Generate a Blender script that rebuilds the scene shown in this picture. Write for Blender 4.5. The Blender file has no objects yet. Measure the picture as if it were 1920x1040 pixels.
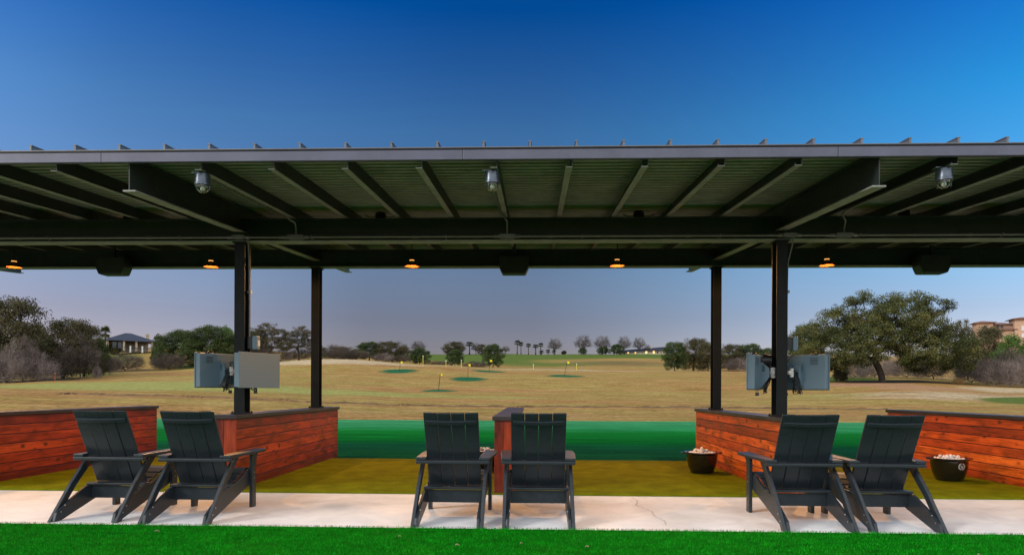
import bpy, math, random
import numpy as np
from mathutils import Vector, Matrix

# ------------------------------------------------------------------ camera, world, sun, exposure
scn = bpy.context.scene
COL = scn.collection
H = 1.14                                   # eye height above the slab
F = 1234.66                                # focal length for a 1920 wide frame
YAW = 0.034
cam_d = bpy.data.cameras.new('camera'); cam = bpy.data.objects.new('camera', cam_d); COL.objects.link(cam)
cam_d.sensor_width = 36; cam_d.lens = F/1920*36; cam_d.shift_y = 212.1/1920
cam_d.clip_start = .05; cam_d.clip_end = 9000
cam.matrix_world = Matrix.Translation((0, 0, H)) @ Matrix.Rotation(YAW, 4, 'Z') @ Matrix.Rotation(math.pi/2, 4, 'X') @ Matrix.Rotation(0.0042, 4, 'Z')
scn.camera = cam
scn.view_settings.view_transform = 'Standard'
scn.view_settings.look = 'None'
scn.view_settings.exposure = 0.35

REAR = 1.42                                 # radiance of the fill light added to the sky behind the camera
SUN_EL, SUN_AZ = math.radians(27), math.radians(-118)      # azimuth from +Y towards +X
sd = Vector((math.sin(SUN_AZ)*math.cos(SUN_EL), math.cos(SUN_AZ)*math.cos(SUN_EL), math.sin(SUN_EL)))
sl = bpy.data.lights.new('sun', 'SUN'); sl.energy = 1.9; sl.angle = math.radians(16); sl.color = (1, .93, .84)
so = bpy.data.objects.new('sun', sl); COL.objects.link(so)
so.rotation_euler = sd.to_track_quat('Z', 'Y').to_euler()

world = bpy.data.worlds.new('World'); scn.world = world; world.use_nodes = True
wn = world.node_tree; wn.nodes.clear()
def N(nt, t, **kw):
    n = nt.nodes.new(t)
    for k, v in kw.items(): setattr(n, k, v)
    return n
sky = N(wn, 'ShaderNodeTexSky', sky_type='NISHITA', sun_disc=False, sun_elevation=SUN_EL, sun_rotation=SUN_AZ)
sky.air_density = 1.0; sky.dust_density = 1.0; sky.ozone_density = 3.0; sky.altitude = 300
tcw = N(wn, 'ShaderNodeTexCoord'); sepw = N(wn, 'ShaderNodeSeparateXYZ')
wn.links.new(tcw.outputs['Generated'], sepw.inputs[0])
# evening haze: a lavender-grey layer low in the sky, deep blue overhead, tinting the physical sky
rampw = N(wn, 'ShaderNodeValToRGB')
els = rampw.color_ramp.elements
els[0].position = 0.0; els[0].color = (.38, .27, .31, 1)
els[1].position = 1.0; els[1].color = (.22, .45, .60, 1)
for p_, c_ in ((.06, (.37, .275, .31, 1)), (.107, (.35, .27, .30, 1)), (.17, (.37, .34, .37, 1)), (.36, (.22, .42, .56, 1)), (.50, (.004, .25, .58, 1)), (.66, (.02, .28, .6, 1))):
    e = els.new(p_); e.color = c_
wn.links.new(sepw.outputs['Z'], rampw.inputs[0])
mixw = N(wn, 'ShaderNodeMix', data_type='RGBA', blend_type='MULTIPLY'); mixw.inputs['Factor'].default_value = 1
wn.links.new(sky.outputs[0], mixw.inputs['A']); wn.links.new(rampw.outputs[0], mixw.inputs['B'])
def wmath(op, a, b, clamp=False):
    x = N(wn, 'ShaderNodeMath', operation=op); x.use_clamp = clamp
    for i, v in enumerate((a, b)):
        if isinstance(v, (int, float)): x.inputs[i].default_value = v
        else: wn.links.new(v, x.inputs[i])
    return x.outputs[0]
side = wmath('ADD', wmath('MULTIPLY', wmath('MULTIPLY', sepw.outputs['X'], sepw.outputs['X']), 1.1), .97)
tr_ = N(wn, 'ShaderNodeValToRGB'); te = tr_.color_ramp.elements
te[0].position = .18; te[0].color = (.955, .885, .895, 1); te[1].position = .82; te[1].color = (.15, .97, 1.02, 1)
e = te.new(.5); e.color = (.833, .833, .833, 1)
wn.links.new(wmath('ADD', wmath('MULTIPLY', sepw.outputs['X'], .5), .5), tr_.inputs[0])
hz_ = N(wn, 'ShaderNodeTexNoise'); hz_.inputs['Scale'].default_value = 2.2; hz_.inputs['Detail'].default_value = 2; wn.links.new(tcw.outputs['Generated'], hz_.inputs['Vector'])
side = wmath('MULTIPLY', side, wmath('ADD', wmath('MULTIPLY', hz_.outputs['Fac'], .36), 1.02))
mt_ = N(wn, 'ShaderNodeMix', data_type='RGBA', blend_type='MULTIPLY'); mt_.inputs['Factor'].default_value = 1
wn.links.new(mixw.outputs['Result'], mt_.inputs['A']); lo_ = N(wn, 'ShaderNodeValToRGB'); le = lo_.color_ramp.elements
le[0].position = .2; le[0].color = (1.22, 1.16, 1.13, 1); le[1].position = .8; le[1].color = (1.42, 1.33, 1.28, 1)
for p_, v_ in ((.275, 1.26), (.375, .86), (.5, .833), (.575, 1.08), (.625, 1.24)):
    e = le.new(p_); e.color = (v_, v_, v_, 1)
wn.links.new(wmath('ADD', wmath('MULTIPLY', sepw.outputs['X'], .5), .5), lo_.inputs[0])
lm_ = N(wn, 'ShaderNodeMix', data_type='RGBA'); wn.links.new(wmath('DIVIDE', sepw.outputs['Z'], .36, True), lm_.inputs['Factor'])
wn.links.new(lo_.outputs[0], lm_.inputs['A']); wn.links.new(tr_.outputs[0], lm_.inputs['B'])
wn.links.new(lm_.outputs['Result'], mt_.inputs['B'])
sc_ = N(wn, 'ShaderNodeVectorMath', operation='SCALE')
wn.links.new(mt_.outputs['Result'], sc_.inputs[0]); wn.links.new(side, sc_.inputs['Scale'])
# fill light added to the sky overhead and behind, to brighten the bays
t_ = wmath('DIVIDE', wmath('SUBTRACT', .62, sepw.outputs['Y']), .75, True)
t_ = wmath('MULTIPLY', t_, t_)
cl_ = N(wn, 'ShaderNodeTexNoise'); cl_.inputs['Scale'].default_value = 2.5; wn.links.new(tcw.outputs['Generated'], cl_.inputs['Vector'])
cr_ = N(wn, 'ShaderNodeValToRGB'); cr_.color_ramp.elements[0].position = .3; cr_.color_ramp.elements[1].position = .75
cr_.color_ramp.elements[0].color = (.72, .76, .86, 1); cr_.color_ramp.elements[1].color = (1, .97, .93, 1)
wn.links.new(cl_.outputs['Fac'], cr_.inputs[0])
cs_ = N(wn, 'ShaderNodeVectorMath', operation='SCALE'); cs_.inputs['Scale'].default_value = REAR/.15
wn.links.new(cr_.outputs[0], cs_.inputs[0])
mx2 = N(wn, 'ShaderNodeMix', data_type='RGBA'); wn.links.new(t_, mx2.inputs['Factor'])
wn.links.new(sc_.outputs[0], mx2.inputs['A']); wn.links.new(cs_.outputs[0], mx2.inputs['B'])
bg = N(wn, 'ShaderNodeBackground'); bg.inputs[1].default_value = .15
wo = N(wn, 'ShaderNodeOutputWorld')
wn.links.new(mx2.outputs['Result'], bg.inputs[0]); wn.links.new(bg.outputs[0], wo.inputs[0])

# ------------------------------------------------------------------ materials
def mat(name, color, rough=.6, metal=0, spec=.5, coat=0, emit=None, es=0, trans=0, ior=1.45, alpha=1):
    m = bpy.data.materials.new(name); m.use_nodes = True
    b = m.node_tree.nodes['Principled BSDF']
    b.inputs['Base Color'].default_value = (*color, 1); b.inputs['Roughness'].default_value = rough
    b.inputs['Metallic'].default_value = metal; b.inputs['Specular IOR Level'].default_value = spec
    b.inputs['Coat Weight'].default_value = coat; b.inputs['Transmission Weight'].default_value = trans
    b.inputs['IOR'].default_value = ior
    if emit: b.inputs['Emission Color'].default_value = (*emit, 1); b.inputs['Emission Strength'].default_value = es
    return m
def bsdf(m): return m.node_tree.nodes['Principled BSDF']
def coords(m, scale=(1, 1, 1), kind='Object'):
    nt = m.node_tree
    tc = N(nt, 'ShaderNodeTexCoord'); mp = N(nt, 'ShaderNodeMapping'); mp.inputs['Scale'].default_value = scale
    nt.links.new(tc.outputs[kind], mp.inputs[0]); return mp.outputs[0]
def noise(m, vec, scale, detail=4, rough=.6, dist=0):
    nt = m.node_tree
    n = N(nt, 'ShaderNodeTexNoise'); n.inputs['Scale'].default_value = scale; n.inputs['Detail'].default_value = detail
    n.inputs['Roughness'].default_value = rough; n.inputs['Distortion'].default_value = dist
    nt.links.new(vec, n.inputs['Vector']); return n.outputs['Fac']
def ramp(m, fac, stops, interp='LINEAR'):
    nt = m.node_tree; r = N(nt, 'ShaderNodeValToRGB'); r.color_ramp.interpolation = interp
    e = r.color_ramp.elements
    while len(e) > 1: e.remove(e[-1])
    e[0].position = stops[0][0]; c = stops[0][1]; e[0].color = (*c, 1) if len(c) == 3 else c
    for p, c in stops[1:]:
        x = e.new(p); x.color = (*c, 1) if len(c) == 3 else c
    nt.links.new(fac, r.inputs[0]); return r.outputs[0]
def mix(m, fac, a, b, mode='MIX'):
    nt = m.node_tree; x = N(nt, 'ShaderNodeMix', data_type='RGBA', blend_type=mode)
    for s, v in (('Factor', fac), ('A', a), ('B', b)):
        if isinstance(v, (int, float)): x.inputs[s].default_value = v
        elif isinstance(v, tuple): x.inputs[s].default_value = (*v, 1)
        else: nt.links.new(v, x.inputs[s])
    return x.outputs['Result']
def math_(m, op, a, b=0.0):
    nt = m.node_tree; x = N(nt, 'ShaderNodeMath', operation=op)
    for i, v in enumerate((a, b)):
        if isinstance(v, (int, float)): x.inputs[i].default_value = v
        else: nt.links.new(v, x.inputs[i])
    return x.outputs[0]
def bump(m, h, strength=.4, dist=.01):
    nt = m.node_tree; b = N(nt, 'ShaderNodeBump'); b.inputs['Strength'].default_value = strength; b.inputs['Distance'].default_value = dist
    nt.links.new(h, b.inputs['Height']); nt.links.new(b.outputs[0], bsdf(m).inputs['Normal'])
def setcol(m, c): m.node_tree.links.new(c, bsdf(m).inputs['Base Color'])
def setrough(m, c): m.node_tree.links.new(c, bsdf(m).inputs['Roughness'])
def attr(m, name): 
    a = N(m.node_tree, 'ShaderNodeAttribute'); a.attribute_name = name; return a
W3 = lambda v: (v, v, v)

def painted(name, c, rough=.45, var=.25, scale=6, metal=0):
    m = mat(name, c, rough, metal); v = coords(m)
    n = noise(m, v, scale, 6, .65)
    d = tuple(x*(1-var) for x in c); l = tuple(min(1, x*(1+var)) for x in c)
    setcol(m, ramp(m, n, [(.3, d), (.7, l)]))
    n2 = noise(m, v, scale*9, 3)
    setrough(m, ramp(m, n2, [(.3, W3(max(.05, rough-.12))), (.7, W3(min(1, rough+.12)))]))
    bump(m, n2, .08, .002)
    return m
M = {}
M['steel'] = painted('dark painted steel', (.018, .025, .025), .42)
M['column'] = painted('darkened steel paint', (.0075, .009, .0095), .5); bsdf(M['column']).inputs['Specular IOR Level'].default_value = .22  # darker copy of the steel paint, offsetting the strong light from behind
M['flange'] = painted('steel flange paint', (.022, .028, .028), .5)
M['flange_lit'] = painted('flange painted as lit', (.22, .235, .21), .5)  # bottom flanges coloured lighter, as if lit by the ground below
M['fascia'] = painted('galvanised trim', (.085, .088, .13), .42, .15, 3, .2)
M['deck'] = painted('galvalume deck', (.27, .27, .25), .42, .2, 4, .1)
M['rooftop'] = painted('standing seam metal', (.13, .13, .14), .4, .15, 3, .4)
M['conduit'] = painted('grey conduit', (.16, .165, .16), .4, .2, 8, .5)
M['cap'] = painted('dark wall cap', (.028, .022, .022), .38, .3, 5)
M['chair'] = painted('slate recycled plastic', (.014, .020, .026), .36, .2, 30)
M['bolt'] = mat('bolt steel', (.6, .6, .6), .3, 1)
M['cabinet'] = mat('blue grey powder coat', (.115, .185, .235), .42, 0, .5)
M['cab_dark'] = mat('vent slot', (.03, .035, .04), .6)
M['white'] = painted('white powder coat', (.62, .62, .6), .4, .1)
M['black'] = painted('black plastic', (.012, .012, .013), .4, .2, 10)
M['gloss'] = mat('glossy black tub', (.008, .007, .007), .12, 0, .6, .6)
M['ball'] = mat('golf ball', (.78, .78, .82), .35)
M['logo'] = mat('white print', (.8, .8, .8), .5)
M['cast'] = painted('cast aluminium', (.09, .11, .14), .3, .2, 20, .6)
M['glass'] = mat('jar glass', (.95, .97, .97), .03, 0, .5, trans=1)
M['bulbglass'] = mat('frosted bulb', (.75, .72, .66), .3)
M['gold'] = mat('gold lamp shade lining', (.005, .0013, .0001), .7, 0); bsdf(M['gold']).inputs['Specular IOR Level'].default_value = .02
M['glow'] = mat('lit bulb', (1, .8, .4), .4, emit=(1, .45, .10), es=2.2)
M['glow2'] = mat('lit vent ring', (1, .7, .3), .4, emit=(1, .42, .10), es=1.0)
M['winlit'] = mat('lit window', (1, .7, .3), .4, emit=(1, .62, .2), es=.8)
M['yellow'] = mat('yellow flag cloth', (.75, .55, .01), .6)
M['yellowpole'] = mat('yellow pole', (.6, .5, .05), .5)
M['red'] = mat('orange stake', (.5, .1, .04), .6)
M['stone'] = painted('pale limestone', (.40, .33, .25), .85, .3, 1.5)
M['stucco'] = painted('tan stucco', (.42, .27, .185), .85, .12, .4)
M['darkroof'] = painted('dark slate roof', (.022, .025, .034), .6, .15, 1)
M['tile'] = painted('brown clay tile', (.17, .09, .07), .8, .25, 2)
M['metalroof'] = painted('blue grey metal roof', (.040, .048, .062), .5, .15, 1)
M['window'] = mat('dark glazing', (.02, .025, .03), .1)
M['shutter'] = mat('window white', (.5, .5, .5), .5)
M['leaf'] = mat('dry leaf', (.30, .26, .15), .7)
M['soil'] = painted('bare soil bank', (.125, .072, .026), .95, .5, 1.5)

def wood_mat(name, stops):
    m = mat(name, (.4, .1, .02), .42, 0, .4, .12)
    nt = m.node_tree
    isl = N(nt, 'ShaderNodeNewGeometry').outputs['Random Per Island']
    tc = N(nt, 'ShaderNodeTexCoord')
    comb = N(nt, 'ShaderNodeCombineXYZ'); nt.links.new(math_(m, 'MULTIPLY', isl, 37.0), comb.inputs[1])
    nt.links.new(math_(m, 'MULTIPLY', isl, 11.0), comb.inputs[2])
    add = N(nt, 'ShaderNodeVectorMath', operation='ADD'); nt.links.new(tc.outputs['UV'], add.inputs[0]); nt.links.new(comb.outputs[0], add.inputs[1])
    mp = N(nt, 'ShaderNodeMapping'); mp.inputs['Scale'].default_value = (1.3, 26, 1); nt.links.new(add.outputs[0], mp.inputs[0])
    g = noise(m, mp.outputs[0], 1.6, 8, .62, .9)
    mp2 = N(nt, 'ShaderNodeMapping'); mp2.inputs['Scale'].default_value = (1.6, 4, 1); nt.links.new(add.outputs[0], mp2.inputs[0])
    g2 = noise(m, mp2.outputs[0], 1.8, 4, .6, .4)
    base = ramp(m, isl, stops)
    c = mix(m, 1.0, base, ramp(m, g, [(.32, W3(.42)), (.5, W3(.95)), (.68, (1.35, 1.4, 1.5))]), 'MULTIPLY')
    c = mix(m, 1.0, c, ramp(m, g2, [(.3, W3(.55)), (.6, W3(1.15))]), 'MULTIPLY')
    vor = N(nt, 'ShaderNodeTexVoronoi'); vor.inputs['Scale'].default_value = 1.0
    mp3 = N(nt, 'ShaderNodeMapping'); mp3.inputs['Scale'].default_value = (4.2, 6.4, 1); nt.links.new(add.outputs[0], mp3.inputs[0])
    nt.links.new(mp3.outputs[0], vor.inputs['Vector'])
    k = ramp(m, vor.outputs['Distance'], [(.0, W3(1)), (.10, W3(.75)), (.22, W3(0))])
    c = mix(m, k, c, (.035, .008, .003))
    setcol(m, c); bump(m, g, .25, .003)
    setrough(m, ramp(m, g2, [(.3, W3(.34)), (.7, W3(.55))]))
    return m
M['wood'] = wood_mat('red stained cedar', [(0, (.07, .006, .002)), (.3, (.14, .013, .002)), (.65, (.235, .025, .003)), (1, (.35, .05, .006))])
M['wood_lit'] = wood_mat('cedar painted as lit', [(0, (.17, .022, .003)), (.3, (.37, .058, .006)), (.65, (.54, .10, .011)), (1, (.66, .165, .02))])  # same cedar coloured brighter and more orange, as walls lit from the left

def turf_mat(name, dark, light, bscale=160, stripes=0, bstr=.8):
    m = mat(name, light, .9, 0, .04); v = coords(m)
    n = noise(m, v, bscale, 3, .7); n2 = noise(m, v, 3.5, 5, .6); 
    c = ramp(m, n, [(.25, dark), (.72, light)])
    c = mix(m, 1.0, c, ramp(m, n2, [(.3, W3(.72)), (.7, W3(1.2))]), 'MULTIPLY')
    if stripes:
        vs = coords(m, (.12, 2.2, 1)); n3 = noise(m, vs, 1.2, 6, .7)
        c = mix(m, 1.0, c, ramp(m, n3, [(.3, W3(.55)), (.7, W3(1.4))]), 'MULTIPLY')
    setcol(m, c); bump(m, n, bstr, .01)
    return m
M['turf'] = turf_mat('bright artificial turf', (.0005, .062, .0007), (.004, .20, .004))
M['mat'] = turf_mat('olive hitting mat', (.07, .078, .0015), (.20, .222, .005), 120)
M['blade'] = mat('turf blade', (.02, .28, .012), .8, 0, .08)
_m = M['blade']; _i = N(_m.node_tree, 'ShaderNodeNewGeometry').outputs['Random Per Island']
_n = noise(_m, coords(_m, (1, 1.8, 1)), 6.0, 5, .72)
setcol(_m, mix(_m, 1.0, ramp(_m, _i, [(0, (.0006, .07, .0008)), (.5, (.0025, .225, .005)), (1, (.014, .38, .014))]), ramp(_m, _n, [(.32, W3(.42)), (.68, W3(1.4))]), 'MULTIPLY'))

def farturf():
    m = mat('fairway artificial turf', (.02, .25, .05), .95, 0, .03); nt = m.node_tree
    tc = N(nt, 'ShaderNodeTexCoord'); sp = N(nt, 'ShaderNodeSeparateXYZ'); nt.links.new(tc.outputs['Object'], sp.inputs[0])
    wob = noise(m, coords(m, (.15, .6, 1)), 1.0, 4, .6)
    y = math_(m, 'ADD', math_(m, 'DIVIDE', math_(m, 'SUBTRACT', sp.outputs['Y'], 10.7), 14.3), math_(m, 'MULTIPLY', math_(m, 'SUBTRACT', wob, .5), .16))
    c = ramp(m, y, [(0, (.004, .078, .040)), (.19, (.003, .078, .030)), (.26, (.001, .110, .012)), (.50, (.003, .125, .014)), (.62, (.018, .18, .055)), (1, (.045, .225, .09))])  # near band darkened as the roof's shade, farther bands are turf nap
    vs = coords(m, (.16, 1.5, 1)); n3 = noise(m, vs, 2.2, 8, .75)
    c = mix(m, 1.0, c, ramp(m, n3, [(.32, W3(.5)), (.5, W3(.95)), (.66, W3(1.5))]), 'MULTIPLY')
    n = noise(m, coords(m, (1, 2.5, 1)), 26, 4, .8); c = mix(m, 1.0, c, ramp(m, n, [(.34, W3(.45)), (.66, W3(1.55))]), 'MULTIPLY')
    setcol(m, c); bump(m, n, .25, .01); return m
M['farturf'] = farturf()

def concrete():
    m = mat('brushed concrete slab', (.5, .45, .42), .5, 0, .4); v = coords(m)
    n = noise(m, v, 1.3, 7, .62, .6); n2 = noise(m, v, 90, 3, .7); n3 = noise(m, v, 5, 6, .7, 1.0)
    c = ramp(m, n, [(.28, (.57, .56, .55)), (.5, (.70, .69, .69)), (.75, (.78, .775, .78))])
    c = mix(m, 1.0, c, ramp(m, n3, [(.3, W3(.9)), (.6, W3(1.03))]), 'MULTIPLY')
    c = mix(m, 1.0, c, ramp(m, n2, [(.3, W3(.9)), (.7, W3(1.05))]), 'MULTIPLY')
    setcol(m, c); bump(m, n2, .2, .003); setrough(m, ramp(m, n3, [(.3, W3(.38)), (.7, W3(.62))])); return m
M['concrete'] = concrete()
M['crack'] = mat('crack', (.12, .10, .09), .9)

def field():
    m = mat('winter field grass', (.35, .25, .1), .95, 0, .1); nt = m.node_tree
    vs = coords(m, (.22, .55, .5)); v = coords(m)
    a = noise(m, vs, 1.0, 10, .72); b = noise(m, coords(m, (.035, .11, .1)), 1.0, 7, .62); f = noise(m, v, 3.0, 8, .8); s2 = noise(m, coords(m, (.5, 1.2, 1)), 1.3, 7, .78)
    tan = ramp(m, a, [(.30, (.20, .105, .028)), (.5, (.305, .168, .055)), (.70, (.43, .265, .11))])
    olive = ramp(m, a, [(.30, (.185, .145, .028)), (.5, (.275, .220, .055)), (.70, (.38, .31, .10))])
    c = mix(m, ramp(m, b, [(.40, W3(0)), (.62, W3(.85))]), tan, olive)
    def lay(c, name, col, lo=.35, hi=.62):
        at = attr(m, name).outputs['Fac']
        k = math_(m, 'ADD', at, math_(m, 'MULTIPLY', math_(m, 'SUBTRACT', a, .5), .9))
        k = math_(m, 'ADD', k, math_(m, 'MULTIPLY', math_(m, 'SUBTRACT', f, .5), .35))
        return mix(m, ramp(m, k, [(lo, W3(0)), (hi, W3(1))]), c, col)
    c = lay(c, 'meadow', (.275, .27, .075)); c = lay(c, 'sand', (.42, .33, .20)); c = lay(c, 'earth', (.33, .185, .10))
    c = lay(c, 'rough', (.10, .085, .035)); c = lay(c, 'lush', (.085, .125, .020)); c = lay(c, 'dirt', (.055, .045, .025))
    c = mix(m, 1.0, c, ramp(m, f, [(.34, W3(.45)), (.64, W3(1.5))]), 'MULTIPLY')
    c = mix(m, 1.0, c, ramp(m, s2, [(.3, W3(.72)), (.7, W3(1.2))]), 'MULTIPLY')
    setcol(m, c); bump(m, f, .7, .12); return m
M['field'] = field()
M['green'] = turf_mat('target green', (.010, .07, .032), (.022, .13, .055), 6, 0, .3)
_m = M['green']; _l = bsdf(_m).inputs['Base Color'].links[0].from_socket
_u = N(_m.node_tree, 'ShaderNodeTexCoord'); _s = N(_m.node_tree, 'ShaderNodeSeparateXYZ'); _m.node_tree.links.new(_u.outputs['UV'], _s.inputs[0])
_k = math_(_m, 'ADD', _s.outputs['X'], math_(_m, 'MULTIPLY', math_(_m, 'SUBTRACT', noise(_m, coords(_m), 1.6, 6, .75), .5), .9))
setcol(_m, mix(_m, ramp(_m, _k, [(.62, W3(0)), (.95, W3(1))]), _l, (.23, .155, .05)))

def leafmat(name, stops, trans=.25):
    m = mat(name, stops[0], .65, 0, .25); nt = m.node_tree
    t = attr(m, 'tint').outputs['Fac']; i = N(nt, 'ShaderNodeNewGeometry').outputs['Random Per Island']
    k = math_(m, 'ADD', math_(m, 'MULTIPLY', t, .7), math_(m, 'MULTIPLY', i, .3))
    n = len(stops)
    setcol(m, ramp(m, k, [(j/(n-1), c) for j, c in enumerate(stops)]))
    return m
M['oakleaf'] = leafmat('live oak leaves', [(.020, .028, .008), (.050, .062, .016), (.092, .098, .026), (.15, .13, .04)])
M['greenleaf'] = leafmat('evergreen leaves', [(.014, .028, .008), (.030, .052, .013), (.058, .088, .020), (.09, .095, .03)])
M['freshleaf'] = leafmat('fresh leaves', [(.02, .05, .010), (.045, .10, .018), (.08, .15, .026), (.11, .15, .04)])
M['olive'] = leafmat('brownish leaves', [(.028, .028, .012), (.055, .052, .02), (.09, .078, .03), (.13, .10, .055)])
M['twig'] = leafmat('bare grey twigs', [(.045, .033, .028), (.10, .076, .066), (.19, .15, .135), (.33, .28, .255)])
M['twigdark'] = leafmat('bare brown twigs', [(.025, .019, .014), (.06, .046, .035), (.11, .086, .068), (.17, .138, .115)])
M['straw'] = leafmat('straw', [(.12, .08, .03), (.2, .13, .05), (.28, .19, .08)])
M['bark'] = painted('bark', (.05, .04, .032), .95, .4, 3)
M['palebark'] = painted('pale grey bark', (.20, .17, .155), .9, .4, 3)
M['palmleaf'] = leafmat('palm fronds', [(.02, .032, .01), (.04, .055, .016), (.07, .08, .03)])

# ------------------------------------------------------------------ mesh helpers
class MB:
    def __init__(s): s.v = []; s.f = []; s.uv = []; s.mi = []
    def add(s, vs, fs, uvs=None, mi=0):
        o = len(s.v); s.v += [tuple(p) for p in vs]
        for i, f in enumerate(fs):
            s.f.append(tuple(k+o for k in f)); s.mi.append(mi)
            s.uv += (uvs[i] if uvs else [(0, 0)]*len(f))
        return s
    def box(s, x0, x1, y0, y1, z0, z1, mi=0, M_=None, long='y'):
        vs = [(x, y, z) for x in (x0, x1) for y in (y0, y1) for z in (z0, z1)]
        fs = [(0, 1, 3, 2), (4, 6, 7, 5), (0, 4, 5, 1), (2, 3, 7, 6), (0, 2, 6, 4), (1, 5, 7, 3)]
        uvs = []
        for f in fs:
            q = [vs[k] for k in f]
            if long == 'z': uvs.append([(p[2], p[0]+p[1]) for p in q])
            elif long == 'x': uvs.append([(p[0], p[1]+p[2]) for p in q])
            else: uvs.append([(p[1], p[2]+p[0]) for p in q])
        if M_ is not None: vs = [M_ @ Vector(p) for p in vs]
        return s.add(vs, fs, uvs, mi)
    def prism(s, prof, axis, a, b, mi=0, M_=None):
        """extrude a closed 2-D outline along an axis; 'x': prof=(y,z), 'y': prof=(x,z), 'z': prof=(x,y)"""
        n = len(prof)
        def P(p, t): return (t, p[0], p[1]) if axis == 'x' else (p[0], t, p[1]) if axis == 'y' else (p[0], p[1], t)
        vs = [P(p, a) for p in prof] + [P(p, b) for p in prof]
        if M_ is not None: vs = [M_ @ Vector(p) for p in vs]
        fs = [tuple(range(n))[::-1], tuple(range(n, 2*n))] + [(i, (i+1) % n, (i+1) % n+n, i+n) for i in range(n)]
        return s.add(vs, fs, None, mi)
    def tube(s, pts, r, n=8, mi=0, cap=True):
        pts = [Vector(p) for p in pts]; rs = r if isinstance(r, (list, tuple)) else [r]*len(pts)
        vs = []; fs = []; up = Vector((.13, .31, .94))
        for i, p in enumerate(pts):
            d = (pts[min(i+1, len(pts)-1)]-pts[max(i-1, 0)]).normalized()
            a = d.cross(up); 
            if a.length < .05: a = d.cross(Vector((1, 0, 0)))
            a.normalize(); b = d.cross(a)
            for k in range(n):
                t = 2*math.pi*k/n; vs.append(p+(a*math.cos(t)+b*math.sin(t))*rs[i])
        for i in range(len(pts)-1):
            for k in range(n):
                fs.append((i*n+k, i*n+(k+1) % n, (i+1)*n+(k+1) % n, (i+1)*n+k))
        if cap: fs += [tuple(range(n))[::-1], tuple(range((len(pts)-1)*n, len(pts)*n))]
        return s.add(vs, fs, None, mi)
    def lathe(s, prof, n=24, c=(0, 0, 0), mi=0, closed=False):
        vs = []; fs = []
        for r, z in prof:
            for k in range(n):
                t = 2*math.pi*k/n; vs.append((c[0]+r*math.cos(t), c[1]+r*math.sin(t), c[2]+z))
        m = len(prof)
        for i in range(m-1 if not closed else m):
            j = (i+1) % m
            for k in range(n): fs.append((i*n+k, i*n+(k+1) % n, j*n+(k+1) % n, j*n+k))
        return s.add(vs, fs, None, mi)
    def mesh(s, name, mats, smooth=False):
        me = bpy.data.meshes.new(name); me.from_pydata(s.v, [], s.f)
        for m in (mats if isinstance(mats, (list, tuple)) else [mats]): me.materials.append(m)
        u = me.uv_layers.new(name='UVMap'); u.data.foreach_set('uv', [c for p in s.uv for c in p])
        me.polygons.foreach_set('material_index', s.mi)
        if smooth: me.polygons.foreach_set('use_smooth', [True]*len(s.f))
        me.update(); return me
    def build(s, name, mats, parent=None, bevel=0, smooth=False, seg=2):
        o = bpy.data.objects.new(name, s.mesh(name, mats, smooth)); COL.objects.link(o)
        if parent: o.parent = parent
        if bevel:
            b = o.modifiers.new('bevel', 'BEVEL'); b.width = bevel; b.segments = seg; b.limit_method = 'ANGLE'; b.angle_limit = math.radians(40)
        if smooth:
            try: o.data.set_sharp_from_angle(angle=math.radians(40))
            except Exception: pass
        return o
def tag(o, label=None, cat=None, group=None, kind=None):
    if label: o['label'] = label
    if cat: o['category'] = cat
    if group: o['group'] = group
    if kind: o['kind'] = kind
    return o
def thing(name, label, cat, loc=(0, 0, 0), rz=0, group=None):
    o = bpy.data.objects.new(name, None); COL.objects.link(o); o.empty_display_size = .1
    o.location = loc; o.rotation_euler = (0, 0, rz); return tag(o, label, cat, group)
def dup(root, loc, rz=0, label=None, group=None, scale=None):
    r = root.copy(); COL.objects.link(r); r.location = loc; r.rotation_euler = (0, 0, rz)
    if scale: r.scale = scale
    if label: r['label'] = label
    if group: r['group'] = group
    for ch in list(root.children):
        c = ch.copy(); COL.objects.link(c); c.parent = r
        for g in list(ch.children):
            d = g.copy(); COL.objects.link(d); d.parent = c
    return r
def npmesh(name, V, Fc, mats, tint=None, mi=None, quad=True):
    """fast mesh from numpy arrays, faces all triangles or all quads"""
    k = Fc.shape[1]
    me = bpy.data.meshes.new(name)
    me.vertices.add(len(V)); me.vertices.foreach_set('co', V.astype(np.float32).ravel())
    me.loops.add(Fc.size); me.loops.foreach_set('vertex_index', Fc.astype(np.int32).ravel())
    me.polygons.add(len(Fc)); me.polygons.foreach_set('loop_start', (np.arange(len(Fc))*k).astype(np.int32))
    try: me.polygons.foreach_set('loop_total', np.full(len(Fc), k, np.int32))
    except Exception: pass
    for m in (mats if isinstance(mats, (list, tuple)) else [mats]): me.materials.append(m)
    if tint is not None:
        a = me.attributes.new('tint', 'FLOAT', 'POINT'); a.data.foreach_set('value', tint.astype(np.float32))
    me.update(calc_edges=True); me.validate(); return me
def addobj(name, me, parent=None):
    o = bpy.data.objects.new(name, me); COL.objects.link(o)
    if parent: o.parent = parent
    return o

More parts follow.
